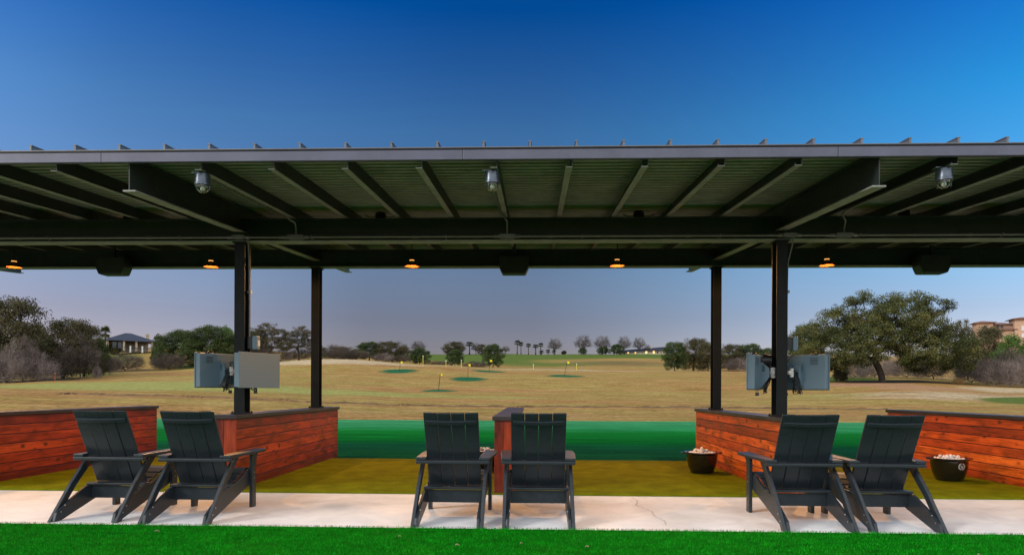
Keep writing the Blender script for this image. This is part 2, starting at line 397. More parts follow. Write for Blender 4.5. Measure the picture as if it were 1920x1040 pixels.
# ------------------------------------------------------------------ terrain
BU = np.array([-300, 0, 110, 300, 435, 640, 800, 960, 1240, 1500, 1700, 1920, 2300.])   # bearings, as columns of the 1920 wide frame
def hor(u): return 732.1+.0042*(u-960)
RZ = [  # (distance, heights) or (distance, sight line rows)
 (25, 'z', [0]*13),
 (40, 'z', [.9, .85, .77, .66, .56, .36, .24, .17, .12, .08, .10, .10, .1]),
 (74, 'v', [722, 720, 717, 716, 718, 727, 733, 735, 736, 734, 729, 738, 738]),
 (110, 'v', [712, 712, 706, 699, 697, 699, 702, 706, 708, 708, 709, 718, 718]),
 (150, 'v', [702, 701, 696, 690, 682, 674, 683, 693, 695, 699, 704, 712, 712]),
 (220, 'v', [680, 672, 662, 657, 664, 676, 685, 689, 690, 694, 700, 706, 706]),
 (400, 'v', [663, 660, 655, 652, 656, 663, 663.5, 663.5, 663.5, 665, 668, 670, 670]),
 (900, 'k', None), (6000, 'k', None)]
DT = np.array([2., 12.]+[r[0] for r in RZ]); ZT = [np.full(13, -.03), np.full(13, -.03)]
for D_, k_, a_ in RZ:
    if k_ == 'z': ZT.append(np.array(a_, float)-(.03 if D_ == 25 else 0))
    elif k_ == 'v': ZT.append(H+(hor(BU)-np.array(a_, float))*D_/F)
    else: ZT.append(ZT[-1].copy())
ZT = np.array(ZT)
LD = np.log(DT)
_sl = (ZT[1:]-ZT[:-1])/(LD[1:]-LD[:-1])[:, None]
_m = np.zeros_like(ZT)
for i_ in range(1, len(DT)-1):
    a_, b_ = _sl[i_-1], _sl[i_]; _m[i_] = np.where(a_*b_ > 0, 2*a_*b_/(a_+b_+1e-9), 0)
def terrain(X, Y):
    X = np.atleast_1d(np.asarray(X, float)); Y = np.atleast_1d(np.asarray(Y, float))
    c, s = math.cos(YAW), math.sin(YAW)
    d = np.maximum(Y*c-X*s, 2.0); u = 960+F*(X*c+Y*s)/np.maximum(d, 8)
    u = np.clip(u, -299, 2299); d = np.clip(d, 2.0, 5900)
    j = np.clip(np.searchsorted(BU, u)-1, 0, 11); t = (u-BU[j])/(BU[j+1]-BU[j]); t = t*t*(3-2*t)
    l = np.log(d); i = np.clip(np.searchsorted(LD, l)-1, 0, len(LD)-2); h = LD[i+1]-LD[i]; q = (l-LD[i])/h
    def col(jj):
        p0, p1, m0, m1 = ZT[i, jj], ZT[i+1, jj], _m[i, jj]*h, _m[i+1, jj]*h
        lin = d >= 220; ql = (d-DT[i])/(DT[i+1]-DT[i])
        return np.where(lin, p0+(p1-p0)*ql, (2*q**3-3*q**2+1)*p0+(q**3-2*q**2+q)*m0+(-2*q**3+3*q**2)*p1+(q**3-q**2)*m1)
    z = col(j)*(1-t)+col(j+1)*t
    far = np.clip((d-60)/100, 0, 1)
    z = z+far*.25*np.sin(X*.11+Y*.05)*np.sin(Y*.09-X*.03)
    return z
def tz(x, y): return float(terrain(x, y)[0])
def at(u, d):
    """ground point at bearing u (frame column) and forward distance d"""
    xc = (u-960)/F*d; c, s = math.cos(YAW), math.sin(YAW)
    return xc*c-d*s, d*c+xc*s

ang = np.concatenate([np.linspace(-180, -52, 34)[:-1], np.linspace(-52, 52, 300), np.linspace(52, 180, 34)[1:]])
rad = np.concatenate([[1.5, 6, 12, 20], np.arange(24, 170, 1.25), np.geomspace(172, 900, 70), [1500, 3000, 5500]])
A_, R_ = np.meshgrid(np.radians(ang), rad)
GX = (R_*np.sin(A_)).ravel(); GY = (R_*np.cos(A_)).ravel()
GZ = terrain(GX, GY)
na, nr = len(ang), len(rad)
idx = np.arange(na*nr).reshape(nr, na)
q = np.stack([idx[:-1, :-1], idx[:-1, 1:], idx[1:, 1:], idx[1:, :-1]], -1).reshape(-1, 4)[:, ::-1]
me = npmesh('ground', np.stack([GX, GY, GZ], 1), q, M['field'])
me.polygons.foreach_set('use_smooth', [True]*len(q))
cy, sy = math.cos(YAW), math.sin(YAW)
Dg = np.maximum(GY*cy-GX*sy, 1); Ug = 960+F*(GX*cy+GY*sy)/Dg
Vg = hor(Ug)-(GZ-H)*F/Dg
def blob(u, d, su, sd): return np.exp(-(((Ug-u)/su)**2+((Dg-d)/sd)**2))
inv = (GY > 20)
lush = np.clip(blob(1000, 375, 480, 62)*1.3+blob(1940, 57, 95, 7)*1.5+blob(1560, 108, 110, 9)*1.1+blob(660, 100, 380, 12)*.28+blob(200, 190, 120, 50)*.6+blob(1050, 245, 130, 30)*.55+blob(880, 300, 120, 60)*.8+blob(190, 118, 60, 8)*.9+blob(360, 150, 60, 12)*.7, 0, 1)*inv
sand = np.clip(blob(600, 146, 170, 16)*1.1+blob(1150, 150, 400, 14)*.55+blob(1800, 62, 320, 14)*.6+blob(1880, 84, 90, 7)*.9+blob(1800, 115, 160, 8)*.5, 0, 1)*inv
earth = np.clip(blob(960, 31, 1500, 7)*.40+blob(1600, 88, 150, 5)*.9+blob(1740, 78, 120, 5)*.9, 0, 1)*inv
rough = np.clip(blob(1150, 260, 230, 50)*.55+blob(900, 185, 160, 20)*.9+blob(1700, 100, 90, 6)*.7, 0, 1)*inv
dirt = np.clip(blob(1660, 97, 110, 7)*.95+blob(50, 92, 140, 10)*.9+blob(230, 140, 160, 14)*.6+blob(520, 165, 120, 8)*.7+blob(1800, 96, 40, 4)*.4, 0, 1)*inv
meadow = np.clip(blob(330, 68, 420, 20)*.62+blob(100, 58, 260, 12)*.4+blob(1560, 62, 200, 12)*.45+blob(800, 58, 500, 9)*.42+blob(1100, 270, 300, 60)*.4, 0, 1)*inv
for nm, arr in (('lush', lush), ('sand', sand), ('earth', earth), ('rough', rough), ('dirt', dirt), ('meadow', meadow)):
    a = me.attributes.new(nm, 'FLOAT', 'POINT'); a.data.foreach_set('value', arr.astype(np.float32))
tag(addobj('ground', me), kind='structure')

# ledge of bare soil across the field
rng = np.random.RandomState(5)
mb = MB(); us = np.linspace(105, 1665, 420); prev = None
for i, u in enumerate(us):
    d = 40+1.2*math.sin(u*.006)+.35*math.sin(u*.05)+.15*rng.randn()*.5
    w = .34+.16*math.sin(u*.031)+.1*rng.rand(); ht = .07+.03*math.sin(u*.11)+.03*rng.rand()
    row = []
    for k, (o, z) in enumerate(((-w, -.02), (-w*.35, ht*.35), (0, ht), (w*.6, ht*.5), (w*1.6, -.02))):
        x, y = at(u, d+o); row.append((x, y, tz(x, y)+z))
    mb.v += row
    if i:
        b = (i-1)*5
        for k in range(4): mb.f.append((b+k, b+5+k, b+6+k, b+1+k)); mb.mi.append(0); mb.uv += [(0, 0)]*4
tag(mb.build('earth_ledge', M['soil'], smooth=True), kind='structure')

# ------------------------------------------------------------------ slab, turf and mats
XA, XB = -13.5, 13.0
YT, YM, YG, YF = 5.416, 7.20, 10.73, 25.0
X1, P = -3.4387, 6.241
def sheet(name, x0, x1, y0, y1, z0, z1, m, bevel=0):
    return tag(MB().box(x0, x1, y0, y1, z0, z1).build(name, m, bevel=bevel), kind='structure')
sheet('concrete_walkway', XA-6, XB+6, YT-.25, YG, -.15, 0, M['concrete'])
sheet('hitting_mat', XA-6, XB+6, YM, YG-.004, .0, .022, M['mat'], .006)
sheet('front_turf', XA-10, XB+10, -12, YT-.02, -.1, .008, M['turf'])
sheet('fairway_turf', -40, 40, YG, YF, -.14, .012, M['farturf'])
# grass blades of the near turf
rng = np.random.RandomState(1)
def blades(n, x0, x1, y0, y1, h, w, z=.006):
    px = rng.uniform(x0, x1, n); py = rng.uniform(y0, y1, n); th = rng.uniform(0, math.tau, n); hh = h*rng.uniform(.6, 1.15, n)
    lx = rng.normal(0, .35, n)*hh; ly = rng.normal(-.1, .35, n)*hh
    b = np.stack([px, py, np.full(n, z)], 1); dx = np.stack([np.cos(th), np.sin(th), 0*th], 1)*w
    t = b+np.stack([lx, ly, hh], 1)
    V = np.stack([b-dx, b+dx, t], 1).reshape(-1, 3); return V, np.arange(3*n).reshape(n, 3)
V, Fc = blades(150000, -4.9, 4.7, 3.9, YT+.012, .020, .0016)
tag(addobj('turf_grass', npmesh('turf_grass', V, Fc, M['blade'])), 'bright green artificial grass blades in front of the concrete', 'grass', kind='stuff')
# hairline crack in the slab
mb = MB(); pts = [(1.05, 7.12), (1.08, 6.9), (1.02, 6.62), (1.06, 6.5), (1.12, 6.3), (1.10, 6.05), (1.15, 5.85), (1.13, 5.66)]
for i in range(len(pts)-1):
    (a, b), (c, d) = pts[i], pts[i+1]
    for s in range(4):
        t0, t1 = s/4, (s+1)/4; j0, j1 = .008*math.sin(9*i+3*s), .008*math.sin(9*i+3*(s+1))
        p = (a+(c-a)*t0+j0, b+(d-b)*t0); q_ = (a+(c-a)*t1+j1, b+(d-b)*t1); w = .0022
        mb.add([(p[0]-w, p[1], .0015), (p[0]+w, p[1], .0015), (q_[0]+w, q_[1], .0015), (q_[0]-w, q_[1], .0015)], [(0, 1, 2, 3)])
tag(mb.build('slab_crack', M['crack']), kind='structure')

# ------------------------------------------------------------------ canopy
Y0, Y3, SL = 5.43, 12.15, .075
Y1c, Y2c = 7.64, 10.28
def rz(y, z0): return z0+SL*(y-Y0)
RX0, RX1 = X1-P*1.5, X1+P*2.5
can = thing('canopy', 'long dark steel canopy with corrugated underside over the hitting bays', 'canopy', (0, 7.64, 0))
COFF = Vector((0, -7.64, 0))
def cpart(mb, name, m, **kw):
    mb.v = [(p[0], p[1]-7.64, p[2]) for p in mb.v]; return mb.build(name, m, can, **kw)
def ibeam_y(mb, x, ya, yb, zb, zt, fw, t=.012, tw=.009):
    """I-section running along y following the roof slope; zb, zt given at Y0"""
    for (x0, x1, z0, z1) in ((x-fw/2, x+fw/2, zb, zb+t), (x-tw/2, x+tw/2, zb+t, zt-t), (x-fw/2, x+fw/2, zt-t, zt)):
        vs = [(xx, yy, rz(yy, zz)) for xx in (x0, x1) for yy in (ya, yb) for zz in (z0, z1)]
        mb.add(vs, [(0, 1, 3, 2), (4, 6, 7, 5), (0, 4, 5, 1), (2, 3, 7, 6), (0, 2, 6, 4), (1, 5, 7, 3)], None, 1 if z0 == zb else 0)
def ibeam_x(mb, yc, zb, zt, fw, t=.013, tw=.01):
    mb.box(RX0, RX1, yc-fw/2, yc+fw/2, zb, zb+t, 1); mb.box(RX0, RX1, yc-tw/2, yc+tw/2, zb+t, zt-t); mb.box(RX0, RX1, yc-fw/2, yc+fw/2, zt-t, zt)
for yc, zb, zt in ((Y1c, 2.862, 3.13), (Y2c, 3.06, 3.335)):
    mb = MB(); ibeam_x(mb, yc, zb, zt, .155); cpart(mb, 'beam', [M['steel'], M['flange_lit']])
for k in (-1, 0, 1, 2):
    x = X1+P*k
    mb = MB(); ibeam_y(mb, x, Y0+.035, Y3-.06, 2.81, 3.092, .11); cpart(mb, 'rafter', [M['steel'], M['flange_lit']])
    for yc in (Y1c, Y2c):
        mb = MB(); zt = (2.862 if yc == Y1c else 3.06)-.002
        mb.box(x-.061, x+.061, yc-.08, yc-.068, .84, zt); mb.box(x-.061, x+.061, yc+.068, yc+.08, .84, zt); mb.box(x-.005, x+.005, yc-.068, yc+.068, .84, zt)
        mb.box(x-.08, x+.08, yc-.1, yc+.1, zt-.014, zt-.001)
        mb.box(x-.09, x+.09, yc-.105, yc+.105, .861, .874)
        for sx in (-1, 1):
            for sy in (-1, 1): mb.lathe([(0, .89), (.011, .89), (.011, .874)], 6, (x+sx*.074, yc+sy*.09, 0))
        cpart(mb, 'column', M['column'])
for k in range(-14, 25):
    if k % 10 == 0: continue
    x = X1+P*k/10
    mb = MB()
    for (x0, x1, z0, z1) in ((x-.055, x, 2.988, 2.992), (x-.004, x, 2.992, 3.112), (x-.055, x-.051, 2.992, 3.008)):
        vs = [(xx, yy, rz(yy, zz)) for xx in (x0, x1) for yy in (Y0+.03, Y3-.03) for zz in (z0, z1)]
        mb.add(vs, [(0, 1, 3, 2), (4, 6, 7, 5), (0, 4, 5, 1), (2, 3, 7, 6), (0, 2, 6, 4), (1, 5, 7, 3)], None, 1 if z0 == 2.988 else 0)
    cpart(mb, 'purlin', [M['flange'], M['flange_lit']])
# corrugated underside
mb = MB(); prof = []; y = Y0+.02
while y < Y3-.1:
    for dy, z in ((0, 3.140), (.066, 3.140), (.070, 3.114), (.088, 3.110), (.100, 3.140)): prof.append((y+dy, rz(y+dy, z)))
    y += .107
n = len(prof); xs = np.linspace(RX0, RX1, 2)
mb.v = [(xx, p[0], p[1]) for xx in xs for p in prof]
for i in range(n-1): mb.f.append((i, i+1, n+i+1, n+i)); mb.mi.append(0); mb.uv += [(0, 0)]*4
cpart(mb, 'deck_underside', M['deck'])
# top sheet with standing seams
mb = MB()
vs = [(xx, yy, rz(yy, zz)) for xx in (RX0-.03, RX1+.03) for yy in (Y0-.012, Y3+.03) for zz in (3.143, 3.150)]
BF = [(0, 1, 3, 2), (4, 6, 7, 5), (0, 4, 5, 1), (2, 3, 7, 6), (0, 2, 6, 4), (1, 5, 7, 3)]
mb.add(vs, BF)
x = RX0+.1
while x < RX1:
    vs = [(xx, yy, rz(yy, zz)) for xx in (x-.008, x+.008) for yy in (Y0-.010, Y3) for zz in (3.150, 3.188)]; mb.add(vs, BF)
    vs = [(xx, yy, rz(yy, zz)) for xx in (x-.013, x+.013) for yy in (Y0-.012, Y3) for zz in (3.188, 3.196)]; mb.add(vs, BF)
    x += .3835
cpart(mb, 'roof_sheet', M['rooftop'])
# eave trim in lengths
mb = MB(); x = RX0
while x < RX1:
    x2 = min(x+3.05, RX1)
    mb.box(x+.0015, x2-.0015, Y0-.014, Y0+.006, 3.044, 3.126); mb.box(x+.0015, x2-.0015, Y0+.006, Y0+.03, 3.044, 3.050)
    x = x2
cpart(mb, 'fascia', M['fascia'], bevel=.003)
mb = MB(); mb.box(RX0, RX1, Y0-.017, Y0+.006, 3.1275, 3.1395); cpart(mb, 'shadow_strip', M['column'])  # dark strip standing in for the shadow line above the fascia
mb = MB(); mb.box(RX0, RX1, Y3, Y3+.02, rz(Y3, 3.05), rz(Y3, 3.14)); cpart(mb, 'fascia', M['fascia'])
# main conduit on the first beam with junction boxes
mb = MB(); yc_ = 7.535; zc_ = 2.905
mb.tube([(RX0, yc_, zc_), (RX1, yc_, zc_)], .0135, 10)
x = RX0+.5
while x < RX1:
    mb.tube([(x-.03, yc_, zc_), (x+.03, yc_, zc_)], .018, 10)
    mb.box(x+.35, x+.365, yc_-.016, yc_+.03, zc_-.018, zc_+.018); x += 1.56
cpart(mb, 'conduit', M['conduit'], smooth=True)
def jbox(mb, x, y, z, w=.2, h=.052):
    prof = [(x-w/2, z-h*.3), (x-w/2+.03, z-h/2), (x+w/2-.03, z-h/2), (x+w/2, z-h*.3), (x+w/2, z+h*.3), (x+w/2-.03, z+h/2), (x-w/2+.03, z+h/2), (x-w/2, z+h*.3)]
    mb.prism(prof, 'y', y-.03, y+.03)
    for s in (-1, 1): mb.tube([(x+s*w/2, y, z), (x+s*(w/2+.05), y, z)], .021, 10)
LX = [X1+P*.1-.0, X1+P*.5, X1+P*1.1]
for x in LX:
    bx = x+ (.05 if abs(x-LX[1]) > .1 else .0)
    mb = MB(); jbox(mb, bx, yc_, zc_); cpart(mb, 'junction_box', M['conduit'], bevel=.004)
    mb = MB(); pts = [(x-.075, Y0+.2, rz(Y0+.2, 2.975)), (x-.075, 6.3, rz(6.3, 2.975)), (x-.07, 7.25, rz(7.25, 2.972)), (x-.03, 7.42, rz(7.4, 2.96)), (bx, 7.50, 3.06), (bx, yc_, 2.98), (bx, yc_, 2.93)]
    mb.tube(pts, .0095, 8); cpart(mb, 'conduit', M['conduit'], smooth=True)
for k in (0, 1):
    x = X1+P*k
    mb = MB(); jbox(mb, x+.0+.07*k, yc_-.0, zc_+.0, .16, .05); cpart(mb, 'junction_box', M['conduit'], bevel=.004)
    # drop conduit beside the column
    mb = MB(); cx = x+.088
    pts = [(cx+.02, yc_, 2.88), (cx+.02, yc_+.02, 2.80), (cx-.005, 7.62, 2.62), (cx-.005, 7.64, 2.2), (cx-.005, 7.64, 1.72)]
    mb.tube(pts, .0085, 8); mb.box(cx-.022, cx+.018, 7.62, 7.66, 2.27, 2.30); cpart(mb, 'conduit', M['conduit'], smooth=True)

# ------------------------------------------------------------------ partition walls
ZC = .858
def partition(x, label, group):
    t = thing('partition_wall', label, 'wall', (x, 7.22, 0), 0, group)
    L = 11.03-7.22; hw = .12
    nb = 7; bh = (ZC-.045-.002)/nb; g = .008
    mb = MB()
    mb.box(-hw+.012, hw-.012, .02, L-.02, .0, ZC-.05)
    core = mb.build('core', M['black'], t)
    mb = MB(); rr = random.Random(int(x*100))
    for s in (-1, 1):
        for i in range(nb):
            z0, z1 = i*bh+g, (i+1)*bh-g*.2
            cuts = [.0, L]
            for a, b in zip(cuts[:-1], cuts[1:]):
                xa, xb = sorted((s*(hw-.018), s*hw)); off = rr.uniform(-.0012, .0012)
                mb.box(xa+off, xb+off, a+.0215, b-.0215, z0, z1)
    wm = M['wood_lit'] if x > 1 else M['wood']
    mb.build('cladding', wm, t, bevel=.0025)
    mb = MB()
    for y0, y1 in ((0, .02), (L-.02, L)):
        mb.box(-hw, -.022, y0, y1, .004, ZC-.048, long='z'); mb.box(-.019, hw, y0, y1, .004, ZC-.048, long='z')
    mb.build('end_board', wm, t, bevel=.0025)
    mb = MB(); mb.box(-.142, .142, -.025, L+.025, ZC-.045, ZC); mb.build('cap', M['cap'], t, bevel=.004)
    return t
WL = {-2: None}
wlabels = {-1: 'red stained wooden partition at the far left of the photo, behind the left pair of chairs',
           0: 'red stained wooden partition under the left pair of steel columns',
           1: 'narrow looking wooden partition seen end-on between the two middle chairs',
           2: 'orange red wooden partition under the right pair of steel columns',
           3: 'orange red wooden partition at the far right, without columns on it'}
for k, lb in wlabels.items(): partition(X1+P/2*k, lb, 'wooden partitions between hitting bays')

# ------------------------------------------------------------------ adirondack chairs
def make_chair():
    t = thing('lounge_chair', '', 'chair')
    cm = M['chair']
    for s in (-1, 1):
        # sloping side rail (stringer), from rear foot up to the front leg
        prof = [(.0, 0), (.085, 0), (.86, .215), (.93, .30), (.93, .365), (.80, .352), (.66, .30), (.52, .262), (.40, .252), (.20, .165), (.03, .075)]
        mb = MB(); x0, x1 = sorted((s*.245, s*.272)); mb.prism(prof, 'x', x0, x1); mb.build('side_rail', cm, t, bevel=.005)
        # rear leg: long sloping post outside the rail
        prof = [(-.018, 0), (.062, 0), (.60, .522), (.50, .522)]
        prof = [(-.018, 0), (.058, 0), (.30, .265), (.585, .523), (.475, .523), (.235, .29)]
        mb = MB(); x0, x1 = sorted((s*.273, s*.303)); mb.prism(prof, 'x', x0, x1)
        lg = mb.build('rear_leg', cm, t, bevel=.005)
        for (yy, zz) in ((.075, .075), (.125, .125)):
            for xx, e in ((s*.304, s), (s*.244, -s)):
                mb = MB(); mb.tube([(xx-e*.004, yy, zz), (xx+e*.002, yy, zz)], .006, 8); mb.build('bolt', M['bolt'], lg)
        # front leg with curved bracket
        prof = [(.86, 0), (.945, 0), (.945, .44), (.965, .49), (1.01, .523), (.86, .523)]
        mb = MB(); x0, x1 = sorted((s*.273, s*.305)); mb.prism(prof, 'x', x0, x1)
        fl = mb.build('front_leg', cm, t, bevel=.004)
        for (yy, zz) in ((.90, .335), (.90, .285)):
            xx = s*.306; mb = MB(); mb.tube([(xx-s*.004, yy, zz), (xx+s*.002, yy, zz)], .006, 8); mb.build('bolt', M['bolt'], fl)
        # arm, a broad plank widening to the front
        xi, xo = s*.242, s*.335
        pr = [(s*.235, .335), (s*.325, .335), (s*.352, .80), (s*.350, 1.07), (s*.335, 1.095), (s*.235, 1.095), (s*.222, 1.07), (s*.226, .60)]
        if s < 0: pr = pr[::-1]
        mb = MB(); mb.prism(pr, 'z', .5245, .553); mb.build('armrest', cm, t, bevel=.006)
    # lower crossbar under the rear arm ends
    mb = MB(); mb.box(-.325, .325, .332, .392, .495, .5235); mb.build('arm_crossbar', cm, t, bevel=.006)
    # back: four slats, slightly cupped, leaning
    a = Vector((0, .535, .285)); b = Vector((0, .205, .945)); d = (b-a); L = d.length; d.normalize(); nrm = Vector((0, d.z, -d.y))   # towards the front
    w = .1165; mb = MB()
    for i in range(4):
        xc = (i-1.5)*(w+.0034); cup = .006*((abs(i-1.5)-.5)); tilt = (i-1.5)*.02
        Mx = Matrix(((1, 0, 0, 0), (0, d.y, nrm.y, 0), (0, d.z, nrm.z, 0), (0, 0, 0, 1)))   # local x, along back, normal
        T = Matrix.Translation(a) @ Mx @ Matrix.Translation((xc, 0, cup)) @ Matrix.Rotation(-tilt, 4, 'Y')
        e = .008*abs(i-1.5)
        mb.box(-w/2, w/2, 0, L, -.009, .011, M_=T)
    mb.build('backrest', cm, t, bevel=.004)
    # curved batten high on the back
    mb = MB(); outl = []
    n = 10
    for j in range(n+1):
        x = -.222+.444*j/n; outl.append((x, -.034+.018*(abs(x)/.222)**2))
    for j in range(n, -1, -1):
        x = -.222+.444*j/n; outl.append((x, -.011+.018*(abs(x)/.222)**2))
    Tz = Matrix.Translation(a) @ Mx
    # outline in (x, normal), extruded along the back direction
    vs = [Tz @ Vector((p[0], L-.100, p[1])) for p in outl]+[Tz @ Vector((p[0], L-.068, p[1])) for p in outl]
    m_ = len(outl); mb.add(vs, [tuple(range(m_)), tuple(range(m_, 2*m_))[::-1]]+[(i, i+m_, (i+1) % m_+m_, (i+1) % m_) for i in range(m_)])
    mb.build('back_batten', cm, t, bevel=.003)
    # rear apron and seat slats
    mb = MB(); mb.box(-.244, .244, .468, .492, .135, .245, ); mb.tube([(0, .466, .2), (0, .47, .2)], .005, 8); mb.build('apron', cm, t, bevel=.004)
    mb = MB()
    sl = [(.44, .262), (.545, .262), (.64, .295), (.73, .333), (.82, .356), (.905, .366)]
    for i, (y, z) in enumerate(sl):
        ang_ = [0, .3, .38, .28, .14, -.35][i]; wd = [.085, .082, .082, .082, .082, .06][i]
        T = Matrix.Translation((0, y, z)) @ Matrix.Rotation(ang_, 4, 'X'); hw = .272 if i else .268
        if i == 0: mb.box(-.275, .275, 0, wd, -.006, .014, M_=T)
        else: mb.box(-.244 if i < 5 else -.27, .244 if i < 5 else .27, 0, wd, -.004, .018, M_=T)
    mb.build('seat', cm, t, bevel=.004)
    return t
chairs = [(-3.855, 5.50, .0, 'charcoal slatted lounge chair, leftmost of all, beside the left wooden partition'),
          (-3.035, 5.44, .0, 'charcoal slatted lounge chair of the left pair, the one nearer the left steel column'),
          (-.722, 5.435, -.012, 'charcoal slatted lounge chair of the middle pair, left of the end-on wooden partition'),
          (.040, 5.435, .008, 'charcoal slatted lounge chair of the middle pair, covering the end-on partition from the right'),
          (2.335, 5.43, .0, 'charcoal slatted lounge chair of the right pair, the one nearer the right steel column'),
          (3.035, 5.42, .0, 'charcoal slatted lounge chair, rightmost of all, beside the logo tub of golf balls')]
c0 = make_chair()
for i, (x, y, r, lb) in enumerate(chairs):
    o = c0 if i == 0 else dup(c0, (0, 0, 0))
    o.location = (x, y, 0); o.rotation_euler = (0, 0, r); o['label'] = lb; o['group'] = 'lounge chairs on the concrete walkway'

# ------------------------------------------------------------------ pendant lamps
def make_pendant():
    t = thing('pendant_lamp', '', 'lamp')
    zt = 3.452-3.03   # hangs from the deck; origin at the shade rim
    MB().box(-.06, .06, -.05, .05, zt-.075, zt-.0).build('mount', M['black'], t, bevel=.004)
    MB().tube([(0, 0, zt-.076), (0, 0, .135)], .008, 8).build('rod', M['black'], t)
    mb = MB(); mb.lathe([(.104, 0), (.098, .012), (.045, .062), (.036, .068), (.034, .125), (.0, .135)], 28)
    mb.build('lamp_shade', M['black'], t, smooth=True)
    mb = MB(); mb.lathe([(.1035, -.0005), (.0965, .011), (.043, .059), (.0, .062)], 28)
    mb.build('shade_lining', M['gold'], t, smooth=True)
    mb = MB(); mb.lathe([(0, .029)]+[(.015*math.sin(a), .043-.014*math.cos(a)) for a in np.linspace(.3, math.pi-.3, 8)]+[(0, .058)], 14)
    mb.build('bulb', M['glow'], t, smooth=True)
    mb = MB(); mb.lathe([(.0352, .082), (.0362, .086), (.0362, .094), (.0352, .098)], 20); mb.build('glow_ring', M['glow2'], t, smooth=True)
    ld = bpy.data.lights.new('bulb_light', 'POINT'); ld.energy = 225; ld.color = (1, .48, .14); ld.shadow_soft_size = .01
    lo = bpy.data.objects.new('bulb_light', ld); COL.objects.link(lo); lo.parent = t; lo.location = (0, 0, .014)
    return t
lampl = {-2: 'black pendant lamp lit golden, off beyond the left edge', -1: 'black pendant lamp lit golden, far left of the photo near the frame edge',
         0: 'black pendant lamp lit golden, just left of the left steel column', 1: 'black pendant lamp lit golden, left of the central speaker box',
         2: 'black pendant lamp lit golden, right of the central speaker box', 3: 'black pendant lamp lit golden, right of the right steel columns'}
p0 = make_pendant()
first = True
for k in (-1, 0, 1, 2, 3):
    x = X1+P/2*(k-.5) ; o = p0 if first else dup(p0, (0, 0, 0)); first = False
    o.location = (x, 10.0, 3.03); o['label'] = lampl[k]; o['group'] = 'lit pendant lamps under the canopy'

# ------------------------------------------------------------------ ceiling speakers, black cylinders, jar lights
def make_speaker():
    t = thing('ceiling_speaker', '', 'speaker')
    mb = MB(); mb.prism([(-.18, 0), (.18, 0), (.225, .10), (.225, .26), (-.225, .26), (-.225, .10)], 'y', -.11, .11)
    mb.build('housing', M['steel'], t, bevel=.01)
    mb = MB(); mb.box(-.165, .165, -.09, .09, -.006, .002); mb.build('grille', M['flange'], t, bevel=.004)
    mb = MB(); mb.box(-.02, .02, -.02, .02, .26, .53); mb.build('bracket', M['steel'], t)
    return t
sp0 = make_speaker()
for i, (k, lb) in enumerate(((-.5, 'dark speaker box under the canopy at the left, seen from its side'), (.5, 'dark speaker box hanging at the middle of the far beam'), (1.5, 'dark speaker box under the canopy at the right, above the oak tree'))):
    o = sp0 if i == 0 else dup(sp0, (0, 0, 0)); o.location = (X1+P*k, 10.05, 2.915); o['label'] = lb; o['group'] = 'speaker boxes under the canopy'
def make_can():
    t = thing('ceiling_fixture', '', 'light fixture')
    mb = MB(); mb.lathe([(0, 0), (.06, 0), (.066, .01), (.066, .2), (.05, .22), (0, .22)], 20); mb.build('housing', M['black'], t, smooth=True)
    mb = MB()
    for s in (-1, 1): mb.tube([(s*.06, 0, .17), (s*.13, 0, .165), (s*.19, 0, .185)], .006, 6)
    mb.build('bracket', M['black'], t); return t
cf = make_can()
for i, (k, lb) in enumerate(((-.25, 'black cylindrical ceiling fixture above the first beam, at the far left'), (.25, 'black cylindrical ceiling fixture above the first beam, left of centre'), (.75, 'black cylindrical ceiling fixture above the first beam, right of centre'), (1.25, 'black cylindrical ceiling fixture above the first beam, at the far right'))):
    o = cf if i == 0 else dup(cf, (0, 0, 0)); o.location = (X1+P*k, 7.95, 3.075); o['label'] = lb; o['group'] = 'black ceiling fixtures'
def make_jar():
    t = thing('jar_light', '', 'light fixture')
    mb = MB(); mb.lathe([(0, .152), (.05, .152), (.062, .146), (.064, .07), (.068, .066), (.068, .052), (.055, .048), (0, .048)], 24); mb.build('fixture_body', M['cast'], t, smooth=True)
    mb = MB(); mb.lathe([(0, -.012), (.022, -.008), (.038, .004), (.048, .022), (.05, .047), (.046, .047), (.044, .024), (.035, .008), (.02, -.004), (0, -.008)], 20); mb.build('glass_globe', M['glass'], t, smooth=True)
    mb = MB(); mb.lathe([(0, .004), (.012, .008), (.02, .02), (.018, .034), (.012, .046), (0, .046)], 14); mb.build('bulb', M['bulbglass'], t, smooth=True)
    mb = MB(); mb.box(-.085, .05, -.03, .03, .153, .160); mb.build('mounting_plate', M['cast'], t)
    mb = MB()
    for a in range(3):
        q_ = a*2.1; mb.tube([(.062*math.cos(q_), .062*math.sin(q_), .05), (.06*math.cos(q_), .06*math.sin(q_), .02), (.05*math.cos(q_), .05*math.sin(q_), .0)], .003, 5)
    mb.build('guard', M['cast'], t); return t
j0 = make_jar()
for i, (x, lb) in enumerate(zip(LX, ('round silver jar light under the eave at the left, by the left rafter end', 'round silver jar light under the eave at the middle', 'round silver jar light under the eave at the right, above the oak tree'))):
    o = j0 if i == 0 else dup(j0, (0, 0, 0)); o.location = (x-.045, Y0+.14, 2.83+.008); o['label'] = lb; o['group'] = 'jar lights under the eave'

